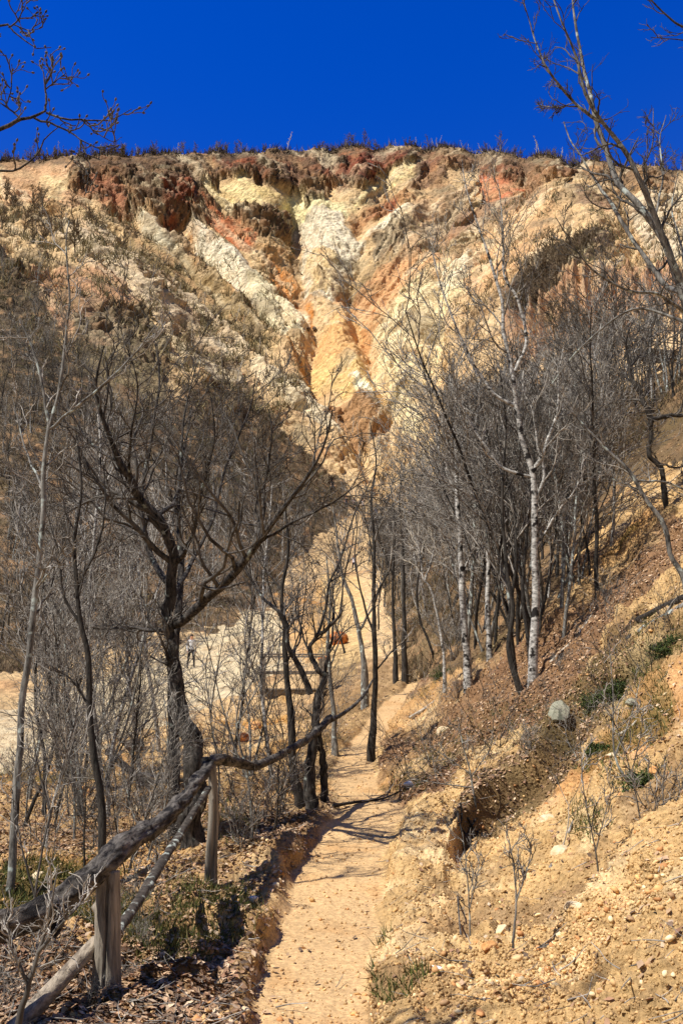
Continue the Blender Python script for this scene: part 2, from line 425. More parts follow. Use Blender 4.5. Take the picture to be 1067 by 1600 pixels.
# slopes with woodland floor
leftslope = inpoly(QX + 16 * n_md, QY + 14 * n_hi, [(-900,380),(0,400),(60,460),(110,560),(200,640),(300,610),(380,600),(440,680),(540,760),(560,800),(500,830),(440,900),(430,960),(330,985),(180,1000),(100,1035),(0,1045),(-900,1060)]) & (DD > 30)
lf = leftslope * sm(0.75, 0.2, n_lo * 0.7 + n_md * 0.5)
col = layer(col, sc3(90, 77, 60), lf * 0.9)
col = layer(col, sc3(66, 66, 38), leftslope * sm(0.1, 0.5, n_md) * 0.7)
col = layer(col, sc3(150, 120, 90), leftslope * sm(0.2, 0.5, n_lo) * 0.6)
rightslope = inpoly(QX + 16 * n_md, QY + 14 * n_hi, [(700,600),(800,600),(900,640),(1067,560),(2400,300),(2400,900),(1067,720),(1000,760),(900,880),(830,1000),(700,1070),(640,1070),(620,1000),(600,900),(580,830),(660,800),(700,700)]) & (DD > 14)
col = layer(col, sc3(112, 90, 64), rightslope * sm(0.7, 0.1, n_lo * 0.6 + n_md * 0.6) * 0.9)
col = layer(col, sc3(78, 72, 42), rightslope * sm(0.05, 0.5, n_md) * 0.6)
mid = sm(60, 40, DD)
# near ground: ochre clay, leaf mould, moss
m_sc = fbm(X / 2.2 + 4, Y / 2.2, Z * 0, 4); m_fn = fbm(X / 0.35, Y / 0.35, Z / 0.35, 4)
nearc = np.zeros(X.shape + (3,)) + np.array(sc3(218, 180, 124))
nearc = layer(nearc, sc3(236, 204, 152), sm(0.0, 0.5, m_fn))
nearc = layer(nearc, sc3(204, 142, 84), sm(0.15, 0.45, m_sc) * 0.6)
nearc = layer(nearc, sc3(156, 124, 88), sm(0.05, 0.4, fbm(X / 0.9 + 33, Y / 0.9, Z / 0.9, 5, gain=.65)) * 0.75)
nm = sm(34, 20, DD) * (1 - rightslope)
leftnear = sm(0, 1, (path_info(X, Y)[0] - X) / 0.6) 
nearc = layer(nearc, sc3(140, 106, 76), leftnear * sm(0.35, -0.15, m_sc) * 0.85 * sm(16, 9, DD))
col = col * (1 - nm[..., None]) + nearc * nm[..., None]
mould = inpoly(QX + 25 * m_sc, QY + 25 * m_fn, [(640,1070),(700,1060),(830,1000),(900,880),(1000,830),(1067,800),(1067,870),(960,960),(900,1080),(840,1130),(740,1180),(680,1240),(600,1270),(590,1200),(600,1130)]) & (DD < 34)
col = layer(col, sc3(140, 104, 76), mould * sm(0.35, -0.2, m_sc + 0.4 * m_fn) * 0.85)
mould2 = inpoly(QX + 25 * m_sc, QY + 25 * m_fn, [(840,1130),(900,1080),(960,980),(1067,920),(1067,1150),(960,1200),(850,1230),(760,1290),(700,1300),(720,1230)]) & (DD < 34)
col = layer(col, sc3(124, 100, 68), mould2 * sm(0.3, -0.2, m_sc + 0.4 * m_fn) * 0.85)
col = layer(col, sc3(92, 88, 40), (mould | mould2 | (leftnear > .5)) * sm(0.30, 0.55, m_sc) * sm(34, 22, DD) * 0.7)
tb = np.exp(-np.maximum(np.abs(PY - np.interp(PX, [698,722,770,840,908,985,1080], [1345,1288,1240,1182,1104,1062,985]) - 12) - 8, 0) / 16) * sm(700, 740, PX) * (DD < 30)
col = layer(col, sc3(88, 78, 46), tb * sm(-.35, .15, m_fn + .6 * m_sc) * .8)
# pale dry stream bed
bed = inpoly(QX + 25 * n_md, QY + 14 * n_hi, [(190,1050),(330,985),(440,960),(450,1050),(400,1075),(330,1110),(200,1160),(0,1215),(-600,1260),(-600,1120),(0,1105),(120,1070)]) & (DD > 16)
col = layer(col, sc3(228, 208, 168), bed * 0.92)
col = layer(col, sc3(186, 156, 116), bed * sm(.1, .45, n_hi) * .6)
bed2 = inpoly(QX, QY, [(500,900),(560,905),(580,960),(560,1060),(520,1080),(480,1000)]) & (DD > 20)
col = layer(col, sc3(232, 196, 136), bed2 * 0.85)
scrub = inpoly(QX + 22 * n_md, QY + 14 * m_fn, [(500,1020),(600,1040),(660,1030),(660,1070),(600,1110),(560,1150),(515,1220),(470,1260),(440,1200),(500,1120)]) & (DD > 11)
col = layer(col, sc3(138, 110, 76), scrub * sm(-.5, .3, m_fn + .5 * m_sc) * 0.8)
midn = fbm(X / 1.3 + 11, Y / 1.3, Z / 1.3, 4)
col = layer(col, sc3(84, 68, 50), (rightslope | leftslope) * sm(0.05, .35, midn) * .75)
col = layer(col, sc3(186, 146, 104), (rightslope | leftslope) * sm(-0.15, -.45, midn) * .7)
och = inpoly(QX, QY, [(420,930),(500,910),(520,1000),(480,1040),(450,1000)]) & (DD > 20)
col = layer(col, sc3(206, 150, 84), och * (0.4 + 0.6 * sm(0, .5, n_md)))
och2 = inpoly(QX, QY, [(330,1120),(450,1090),(470,1180),(400,1230),(330,1180)]) & (DD > 10)
col = layer(col, sc3(206, 154, 84), och2 * sm(-.2, .4, m_sc))
# footpath
cxp, wp = path_info(X, Y)
tp = (X - cxp) / wp + 0.22 * fbm(X / 0.5, Y / 0.5, Z * 0, 3)
tp = tp * (1 + 1.6 * sm(20, 31, DD))
onpath = (np.abs(tp) < 1.0) & (DD < 31)
pathc = np.zeros(X.shape + (3,)) + np.array(sc3(222, 184, 132))
pathc = layer(pathc, sc3(206, 164, 112), sm(0.0, 0.6, m_fn))
pw = sm(1.1, 0.8, np.abs(tp)) * sm(31, 28, DD)
col = col * (1 - pw[..., None]) + pathc * pw[..., None]
col = col * (1 + 0.10 * m_fn[..., None] * mid[..., None]) * (1 + 0.12 * n_hi[..., None])

# ---- relief along the surface normal
def grid_normals(X, Y, Z):
    dxu = np.stack([np.gradient(a, axis=1) for a in (X, Y, Z)], -1)
    dxd = np.stack([np.gradient(a, axis=0) for a in (X, Y, Z)], -1)
    n = np.cross(dxu, dxd); n /= np.linalg.norm(n, axis=-1, keepdims=True) + 1e-12
    n[n[..., 2] < 0] *= -1
    return n
NN = grid_normals(X, Y, Z)
# gullies and ribs that run down to the ravine
cx0 = 545.0
side = sm(-90, 90, PX - cx0)
ribL = fbm((PX * 0.62 - PY * 0.74) / 26 + 1.5 * wx, (PX * 0.74 + PY * 0.62) / 260, Z * 0, 3, ridged=True)
ribR = fbm((PX * 0.66 + PY * 0.72) / 34 + 1.5 * wx, (PX * 0.72 - PY * 0.66) / 280, Z * 0 + 4, 3, ridged=True)
rib = ribL * (1 - side) + ribR * side
cols_z = inpoly(QX, QY, [(790,500),(880,450),(1067,430),(1067,640),(820,640)]) & (DD > 60)
pillar = fbm(PX / 14, PY / 130, Z * 0 + 2, 3, ridged=True)
ff = DD > 118
wf = [np.zeros(X.shape) for _ in range(5)]
jx = 1.6 * n_md[ff]; jz = 1.6 * N3b[ff]
w1 = worley(X[ff] / 7 + jx * .25, Y[ff] / 7, Z[ff] / 5.5 + jz * .25)
w2 = worley(X[ff] / 2.6 + jx * .3, Y[ff] / 2.6, Z[ff] / 2.4 + jz * .3, 11)
wf[0][ff] = w1[2] - .5; wf[1][ff] = np.minimum(w1[1] - w1[0], .25) * 4 - 1; wf[2][ff] = w2[2] - .5; wf[3][ff] = np.minimum(w2[1] - w2[0], .2) * 5 - 1
rimfade = sm(1, 13, TOPD - DD)
rr_ = np.clip(rough, 0, 1.5)
rb = np.clip(rr_ - .3, 0, 1.2)
blocks = rb * (1.9 * wf[0] + 0.8 * wf[1] + 0.9 * wf[2] + 0.5 * wf[3])
rill = fbm((PX * 0.62 - PY * 0.74) / 7 + wx, (PX * 0.74 + PY * 0.62) / 110, Z * 0 + 2, 3, ridged=True) * (1 - side) + fbm((PX * 0.66 + PY * 0.72) / 8 + wx, (PX * 0.72 - PY * 0.66) / 120, Z * 0 + 5, 3, ridged=True) * side
disp = far * (1 - plateau) * (0.12 + 0.88 * rimfade) * (
    rr_ * 1.9 * (N3 - 0.1) + rb * 1.3 * N3b + rr_ * 0.7 * cracks + blocks
    + 2.3 * rib * sm(270, 320, PY) * sm(720, 640, PY) + 0.30 * n_hi * (0.25 + rough) + 2.2 * sm(.75, 1.15, rough) * sm(400, 370, PY) + 0.8 * np.clip(rough, .15, 1) * fbm(X / 1.9 + 21, Y / 1.9, Z / 1.5, 4, ridged=True, gain=.65)
    + 0.55 * rb * wf[3] + 0.75 * rill * sm(285, 330, PY))
# the gullies, spurs and cones one can follow on the cliff
def dist_line(line):
    best = np.full(int(fbox.sum()), 1e9)
    qx = PX[fbox] + 7 * n_md[fbox]; qy = PY[fbox] + 5 * N3b[fbox]
    for (x0, y0), (x1, y1) in zip(line[:-1], line[1:]):
        dx, dy = x1 - x0, y1 - y0; t = np.clip(((qx - x0) * dx + (qy - y0) * dy) / (dx * dx + dy * dy), 0, 1)
        best = np.minimum(best, np.hypot(qx - x0 - t * dx, qy - y0 - t * dy))
    return best
fbox = (DD > 118) & (np.abs(UU) < .45) & (PY < 800)
shp = np.zeros(X.shape)
for line, amp, w in [
  ([(430,430),(470,490),(498,530),(480,580),(500,640),(560,690),(600,760)], -5.5, 15), ([(543,440),(548,500),(575,560),(583,600),(604,650),(612,720)], -4.5, 13),
  ([(860,330),(760,387),(690,442),(640,500),(612,560),(640,640)], 7, 42), ([(535,512),(528,560),(560,612),(590,655)], 5, 26),
  ([(300,356),(350,402),(410,472),(470,512)], 4, 15), ([(232,352),(300,410),(370,470),(440,560)], 3, 13), ([(266,355),(330,412),(398,490),(440,540)], -3.5, 9),
  ([(505,345),(520,390),(505,450)], 4, 22), ([(560,390),(612,362),(645,352)], 4, 12), ([(600,395),(620,390)], 5, 24), ([(460,345),(462,400),(475,470)], -3.5, 11), ([(560,350),(560,420),(548,470)], -4, 12),
  ([(640,330),(650,400),(590,450)], 4, 24), ([(700,330),(690,400)], -3, 16), ([(180,342),(196,352)], -7, 9), ([(262,350),(285,356)], -7, 10), ([(380,290),(425,322)], 3, 20), ([(345,300),(372,330)], -3, 9),
  ([(330,250),(337,285)], -4, 7), ([(402,256),(405,290)], -4, 6), ([(545,250),(548,290)], -3, 6), ([(240,260),(230,330)], -3, 8), ([(300,262),(318,330)], -4, 8), ([(600,250),(603,290)], -4, 8),
  ([(130,360),(220,440),(320,520),(420,610),(520,700)], 4, 22), ([(190,400),(290,470),(390,560),(470,650)], -3, 12), ([(700,450),(680,560),(700,640)], -3.5, 14), ([(745,290),(750,330)], 3, 20), ([(820,280),(830,330)], -4, 14), ([(900,300),(930,380)], 4, 25), ([(980,300),(990,400)], -4, 20)]:
    shp[fbox] += amp * np.exp(-(dist_line(line) / w) ** 2)
disp = disp + 0.62 * shp * far * (1 - plateau) * (0.1 + 0.9 * rimfade)
# rubble: single blocks lying on the screes
rub = sm(0.30, 0.42, wf[2]) * sm(-0.3, 0.3, n_md) * sm(0.05, 0.3, rough) * far
disp = disp + 0.8 * rub * (wf[3] + 1)
disp = disp + cols_z * 2.2 * pillar * sm(60, 90, DD)
midm = sm(10, 60, DD) * (1 - far)
disp = disp + midm * (0.55 * n_md + 0.16 * n_hi + 0.9 * n_lo)
# foreground clods
soft = 1 - sm(1.5, 0.9, np.abs(tp)) * (DD < 34)
cl1 = fbm(X / 0.5, Y / 0.5, Z / 0.5, 6, gain=0.62) + 0.5 * fbm(X / 0.22, Y / 0.22, Z / 0.3, 4, ridged=True)
nn_ = DD < 40
def wor(scl, sd_, j=0.55):
    o0 = np.zeros(X.shape); o1 = np.zeros(X.shape)
    q = worley(X[nn_] / scl + j * m_fn[nn_], Y[nn_] / scl + j * m_sc[nn_] * 3, Z[nn_] / scl, sd_)
    o0[nn_] = np.clip(1 - q[0] * 1.5, 0, 1) * (q[2] > .35) * (0.4 + q[2]); o1[nn_] = q[2]
    return o0, o1
pb1, pc1 = wor(0.40, 3); pb2, pc2 = wor(0.15, 5); pb3, pc3 = wor(0.07, 8)
cl2 = fbm(X / 0.11, Y / 0.11, Z / 0.11, 3, ridged=True)
bumpy = 0.15 * cl1 + 0.07 * pb1 + 0.028 * pb2 * sm(30, 15, DD) + 0.020 * pb3 * sm(12, 8, DD)
disp = disp + sm(60, 25, DD) * (bumpy * (0.13 + 0.87 * soft) + 0.13 * soft * fbm(X / 1.7, Y / 1.7, Z / 1.7, 3))
# a turf lip torn off the bank: the ground below the tear has slumped
TEAR = [(698,1345),(722,1288),(770,1240),(840,1182),(908,1104),(985,1062),(1080,985)]
tx = [p[0] for p in TEAR]
ysc = np.interp(PX, tx, [p[1] for p in TEAR])
dt = (PY - ysc) * 0.80 + 5 * m_fn * 1.0
tm = sm(690, 725, PX) * (1 - .72 * sm(880, 925, PX)) * sm(1120, 1070, PX) * (DD < 30)
disp = disp - tm * 0.34 * sm(-3, 7, dt) * np.exp(-np.maximum(dt, 0) / 55) + tm * 0.08 * np.exp(-(dt / 22) ** 2) * (dt < 0)
XX = X + NN[..., 0] * disp; YY = Y + NN[..., 1] * disp; ZZ = Z + NN[..., 2] * disp

# ---- materials for soil
def soil_material(name, grain, bump, tint=None):
    m = bpy.data.materials.new(name); m.use_nodes = True
    n = m.node_tree.nodes; l = m.node_tree.links
    b = n['Principled BSDF']; b.inputs['Roughness'].default_value = 0.95
    b.inputs['Specular IOR Level'].default_value = 0.15
    at = n.new('ShaderNodeAttribute'); at.attribute_name = 'soil'
    tc = n.new('ShaderNodeTexCoord')
    n1 = n.new('ShaderNodeTexNoise'); n1.inputs['Scale'].default_value = grain; n1.inputs['Detail'].default_value = 8; n1.inputs['Roughness'].default_value = 0.65
    l.new(tc.outputs['Object'], n1.inputs['Vector'])
    rr = n.new('ShaderNodeMapRange'); rr.inputs['From Min'].default_value = 0.3; rr.inputs['From Max'].default_value = 0.7
    rr.inputs['To Min'].default_value = 0.62; rr.inputs['To Max'].default_value = 1.36
    l.new(n1.outputs['Fac'], rr.inputs['Value'])
    mx = n.new('ShaderNodeMix'); mx.data_type = 'RGBA'; mx.blend_type = 'MULTIPLY'; mx.inputs['Factor'].default_value = 1
    l.new(at.outputs['Color'], mx.inputs['A']); l.new(rr.outputs['Result'], mx.inputs['B'])
    l.new(mx.outputs['Result'], b.inputs['Base Color'])
    vo = n.new('ShaderNodeTexVoronoi'); vo.inputs['Scale'].default_value = grain * 0.9
    l.new(tc.outputs['Object'], vo.inputs['Vector'])
    ad = n.new('ShaderNodeMath'); ad.operation = 'MULTIPLY_ADD'; ad.inputs[1].default_value = -0.5
    l.new(vo.outputs['Distance'], ad.inputs[0]); l.new(n1.outputs['Fac'], ad.inputs[2])
    bp = n.new('ShaderNodeBump'); bp.inputs['Strength'].default_value = 0.9; bp.inputs['Distance'].default_value = bump
    l.new(ad.outputs[0], bp.inputs['Height']); l.new(bp.outputs['Normal'], b.inputs['Normal'])
    return m
M_near = soil_material('clay_soil', 34, 0.03)
M_path = soil_material('trodden_clay', 34, 0.008)
M_far = soil_material('eroded_rock', 1.1, 0.7)
M_mid = soil_material('slope_soil', 2.2, 0.3)

V = np.stack([XX, YY, ZZ], -1).reshape(-1, 3)
col = col * (1 + (0.22 * (pc2 - .5) + 0.12 * (pc1 - .5))[..., None] * (nm * soft)[..., None])
col = col * (1 + 0.10 * (far * (PY < 760))[..., None])
COLS = np.clip(col, 0.01, 0.95).reshape(-1, 3)
ii = np.arange(NR * NC).reshape(NR, NC)
Q = np.stack([ii[:-1, :-1], ii[:-1, 1:], ii[1:, 1:], ii[1:, :-1]], -1)
fd = DD[:-1, :-1]
pathf = onpath[:-1, :-1]
farf = fd > 128
midf = (fd > 34) & ~farf
nearf = ~pathf & ~midf & ~farf
def sub(name, mask, mat, kind='structure', smooth=True):
    q = Q[mask].reshape(-1)
    uq, inv = np.unique(q, return_inverse=True)
    me = new_mesh(name, V[uq], inv, np.full(len(q) // 4, 4), mat, COLS[uq], smooth)
    o = add(name, me); tag(o, kind=kind); return o
sub('footpath', pathf, M_path)
sub('ground', nearf, M_near)
sub('valley_slopes', midf, M_mid)
sub('eroded_hillside', farf, M_far, smooth=False)
# ground behind the viewer
bx = np.linspace(-1, 1, 41); by = np.array([-60, -40, -25, -15, -8, -4, -2, 0, 1.0, 1.4])
BX = np.zeros((len(by), 41)); BY = BX + by[:, None]
wid = np.maximum(np.abs(by - 1.4) * 1.3, 0) + 1.35 * 1.4
BX = bx[None] * wid[:, None]
BZ = z_ground(BX, BY * 0 + 1.4) + 0.0 * BY
BZ = BZ * np.clip(1 - 0.02 * (1.4 - BY), 0.2, 1)
iv = np.arange(BX.size).reshape(BX.shape)
qb = np.stack([iv[:-1, :-1], iv[:-1, 1:], iv[1:, 1:], iv[1:, :-1]], -1).reshape(-1)
cb = np.zeros((BX.size, 3)) + np.array(sc3(205, 162, 112))
tag(add('ground', new_mesh('ground_behind', np.stack([BX, BY, BZ], -1).reshape(-1, 3), qb, np.full(len(qb) // 4, 4), M_near, cb)), kind='structure')

# height of the finished relief by bilinear look-up in the grid
_lnD = np.log(D)
def zt(x, y):
    u = x / max(y, 1.4)
    i = np.clip(np.searchsorted(D, y) - 1, 0, NR - 2); j = np.clip(np.searchsorted(Uu, u) - 1, 0, NC - 2)
    a = (y - D[i]) / (D[i + 1] - D[i]); b = (u - Uu[j]) / (Uu[j + 1] - Uu[j])
    a = min(max(a, 0), 1); b = min(max(b, 0), 1)
    return float((ZZ[i, j] * (1 - b) + ZZ[i, j + 1] * b) * (1 - a) + (ZZ[i + 1, j] * (1 - b) + ZZ[i + 1, j + 1] * b) * a)
def ztv(x, y):
    u = x / np.maximum(y, 1.4)
    i = np.clip(np.searchsorted(D, y) - 1, 0, NR - 2); j = np.clip(np.searchsorted(Uu, u) - 1, 0, NC - 2)
    a = np.clip((y - D[i]) / (D[i + 1] - D[i]), 0, 1); b = np.clip((u - Uu[j]) / (Uu[j + 1] - Uu[j]), 0, 1)
    return (ZZ[i, j] * (1 - b) + ZZ[i, j + 1] * b) * (1 - a) + (ZZ[i + 1, j] * (1 - b) + ZZ[i + 1, j + 1] * b) * a
# ------------------------------------------------------------------ bark, wood, leaf materials
def wood_material(name, dark, light, scale, bump=0.01, amount=0.5, stretch=(1, 1, 0.25), patch=None, patch_amt=0.62, patch_scale=9):
    m = bpy.data.materials.new(name); m.use_nodes = True
    n = m.node_tree.nodes; l = m.node_tree.links
    b = n['Principled BSDF']; b.inputs['Roughness'].default_value = 0.85; b.inputs['Specular IOR Level'].default_value = 0.25
    tc = n.new('ShaderNodeTexCoord'); mp = n.new('ShaderNodeMapping'); mp.inputs['Scale'].default_value = stretch
    l.new(tc.outputs['Object'], mp.inputs['Vector'])
    n1 = n.new('ShaderNodeTexNoise'); n1.inputs['Scale'].default_value = scale; n1.inputs['Detail'].default_value = 6; n1.inputs['Roughness'].default_value = 0.7
    l.new(mp.outputs['Vector'], n1.inputs['Vector'])
    cr = n.new('ShaderNodeValToRGB'); cr.color_ramp.elements[0].position = amount - 0.14; cr.color_ramp.elements[1].position = amount + 0.14
    cr.color_ramp.elements[0].color = (*srgb(*dark), 1); cr.color_ramp.elements[1].color = (*srgb(*light), 1)
    l.new(n1.outputs['Fac'], cr.inputs['Fac'])
    out = cr.outputs['Color']
    if patch:
        n2 = n.new('ShaderNodeTexNoise'); n2.inputs['Scale'].default_value = patch_scale; n2.inputs['Detail'].default_value = 5
        l.new(tc.outputs['Object'], n2.inputs['Vector'])
        c2 = n.new('ShaderNodeValToRGB'); c2.color_ramp.elements[0].position = patch_amt - 0.03; c2.color_ramp.elements[1].position = patch_amt + 0.03
        l.new(n2.outputs['Fac'], c2.inputs['Fac'])
        mx = n.new('ShaderNodeMix'); mx.data_type = 'RGBA'; mx.inputs['B'].default_value = (*srgb(*patch), 1)
        l.new(c2.outputs['Color'], mx.inputs['Factor']); l.new(out, mx.inputs['A']); out = mx.outputs['Result']
    l.new(out, b.inputs['Base Color'])
    bp = n.new('ShaderNodeBump'); bp.inputs['Strength'].default_value = 0.9; bp.inputs['Distance'].default_value = bump
    l.new(n1.outputs['Fac'], bp.inputs['Height']); l.new(bp.outputs['Normal'], b.inputs['Normal'])
    return m
W_oak = wood_material('oak_bark', (20, 18, 17), (104, 97, 90), 30, 0.04, 0.53, patch=(150, 156, 146), patch_amt=0.66)
W_dark = wood_material('dark_bark', (24, 22, 20), (76, 70, 63), 30, 0.02, 0.5)
W_grey = wood_material('grey_bark', (44, 40, 37), (150, 146, 138), 22, 0.012, 0.5, patch=(176, 184, 176), patch_amt=0.60)
W_birch = wood_material('birch_bark', (60, 54, 50), (206, 202, 194), 14, 0.008, 0.48, stretch=(1, 1, 2.2), patch=(34, 30, 28), patch_amt=0.58, patch_scale=7)
W_twig = wood_material('twig_bark', (48, 44, 40), (196, 188, 176), 9, 0.002, 0.52)
W_twigd = wood_material('dark_twig_bark', (44, 40, 37), (112, 106, 98), 9, 0.002, 0.5)
W_pale = wood_material('pale_twig_bark', (140, 130, 116), (200, 190, 172), 5, 0.002, 0.45)
W_far = wood_material('far_twig_bark', (74, 62, 46), (136, 116, 90), 0.8, 0.002, 0.5, stretch=(1, 1, 1))
W_rail = wood_material('weathered_log', (30, 27, 25), (134, 126, 116), 20, 0.045, 0.55, stretch=(1, 0.18, 1), patch=(30, 27, 25), patch_amt=0.64, patch_scale=9)
W_plank = wood_material('split_brace_wood', (84, 74, 64), (176, 162, 142), 30, 0.014, 0.47, stretch=(1, 0.10, 1))
W_post = wood_material('split_post_wood', (74, 66, 58), (168, 158, 142), 34, 0.02, 0.48, stretch=(1, 1, 0.06))
W_bud = wood_material('bud_skin', (110, 84, 72), (160, 130, 116), 60, 0.001, 0.5)

# ------------------------------------------------------------------ branching
class Tubes:
    def __init__(self): self.b = []                # (pts N,K,3  rad N,K  sides)
    def add(self, pts, rad, sides): self.b.append((np.asarray(pts, float), np.asarray(rad, float), sides))
    def mesh(self, name, mat, origin=(0, 0, 0), bark=0.0):
        vs = []; fs = []; off = 0
        org = np.asarray(origin, float)
        for pts, rad, S in self.b:
            if pts.ndim == 2: pts = pts[None]; rad = rad[None]
            N, K, _ = pts.shape
            if N == 0: continue
            t = np.gradient(pts, axis=1); t /= np.linalg.norm(t, axis=-1, keepdims=True) + 1e-9
            mean = t.mean(1); ref = np.where(np.abs(mean[:, 2:3]) > 0.8, np.array([[1., .2, 0]]), np.array([[0, .1, 1.]]))
            a = np.cross(t, ref[:, None, :]); a /= np.linalg.norm(a, axis=-1, keepdims=True) + 1e-9
            b = np.cross(t, a)
            th = np.arange(S) * 2 * math.pi / S
            rr = rad[..., None, None]
            ring = a[:, :, None, :] * np.cos(th)[None, None, :, None] + b[:, :, None, :] * np.sin(th)[None, None, :, None]
            v = pts[:, :, None, :] + ring * rr
            if bark and S >= 8:
                q = v.reshape(-1, 3)
                dd = fbm(q[:, 0] * 9, q[:, 1] * 9, q[:, 2] * 4, 4).reshape(v.shape[:3])
                v = v + ring * rr * (dd * bark)[..., None]
            v = v - org
            vi = (np.arange(N * K * S).reshape(N, K, S) + off)
            nx = np.roll(vi, -1, axis=2)
            q = np.stack([vi[:, :-1], nx[:, :-1], nx[:, 1:], vi[:, 1:]], -1).reshape(-1, 4)
            vs.append(v.reshape(-1, 3)); fs.append(q); off += N * K * S
            # close the thin end
        if not vs: return None
        V_ = np.concatenate(vs); F_ = np.concatenate(fs)
        return new_mesh(name, V_, F_.reshape(-1), np.full(len(F_), 4), mat)

def catmull(p, K):
    p = np.asarray(p, float)
    if len(p) == 2: return p[0] + (p[1] - p[0]) * np.linspace(0, 1, K)[:, None]
    q = np.concatenate([[2 * p[0] - p[1]], p, [2 * p[-1] - p[-2]]])
    seg = np.linalg.norm(np.diff(p, axis=0), axis=1); cum = np.concatenate([[0], np.cumsum(seg)])
    ts = np.linspace(0, cum[-1], K); out = []
    for t in ts:
        i = min(np.searchsorted(cum, t, side='right') - 1, len(p) - 2); f = (t - cum[i]) / max(seg[i], 1e-9)
        a, b, c, d = q[i], q[i + 1], q[i + 2], q[i + 3]
        out.append(0.5 * ((2 * b) + (-a + c) * f + (2 * a - 5 * b + 4 * c - d) * f * f + (-a + 3 * b - 3 * c + d) * f ** 3))
    return np.array(out)

def spawn(pts, rad, n, t0, t1, ratio, ang, wig, up, K, rr, rmin, R, lmin=0.05, flat=None, absl=None):
    """children growing from each of the parents' axes; everything at once"""
    N, KP, _ = pts.shape
    M = N * n
    par = np.repeat(np.arange(N), n)
    t = t0 + (t1 - t0) * (np.tile(np.arange(n), N) + R.random(M)) / n
    k = np.clip((t * (KP - 1)).astype(int), 0, KP - 2); f = t * (KP - 1) - k
    base = pts[par, k] * (1 - f[:, None]) + pts[par, k + 1] * f[:, None]
    br = rad[par, k] * (1 - f) + rad[par, k + 1] * f
    tan = pts[par, k + 1] - pts[par, k]; tan /= np.linalg.norm(tan, axis=1, keepdims=True) + 1e-9
    plen = np.linalg.norm(np.diff(pts, axis=1), axis=2).sum(1)[par]
    rv = R.normal(size=(M, 3)); rv -= (rv * tan).sum(1, keepdims=True) * tan; rv /= np.linalg.norm(rv, axis=1, keepdims=True) + 1e-9
    an = ang * (0.7 + 0.6 * R.random(M))
    d = tan * np.cos(an)[:, None] + rv * np.sin(an)[:, None]
    L = (absl if absl else plen * ratio) * (1.15 - 0.5 * t) * (0.5 + 0.9 * R.random(M))
    L = np.maximum(L, lmin)
    out = np.zeros((M, K, 3)); out[:, 0] = base
    st = (L / (K - 1))[:, None]
    for i in range(1, K):
        d = d + R.normal(size=(M, 3)) * wig + np.array([0, 0, up])
        d /= np.linalg.norm(d, axis=1, keepdims=True)
        out[:, i] = out[:, i - 1] + d * st
    r0 = np.minimum(br * rr, L * 0.03 + rmin)
    r = np.maximum(r0[:, None] * np.linspace(1, 0.25, K)[None], rmin * np.linspace(1, 0.7, K)[None])
    return out, r

def person_dummy(): pass

# ------------------------------------------------------------------ surveyed trees
def limb(spec, d0, K=26, wob=0.5, R=None):
    """spec: [(px,py,depth offset),...], start/end diameter in photo px"""
    pts, w0, w1 = spec
    q = []
    for p in pts:
        dd = d0 + (p[2] if len(p) > 2 else 0)
        q.append(P(p[0], p[1], dd))
    c = catmull(q, K)
    r = np.linspace(w0 * .82, w1 * .6, K) * 0.5 / FPX * d0
    if R is not None:
        nz = R.normal(size=(K, 3)) * (r * wob)[:, None]; nz[0] = 0
        nz[1:-1] = (nz[:-2] + 2 * nz[1:-1] + nz[2:]) / 4
        c = c + nz
    return c, r

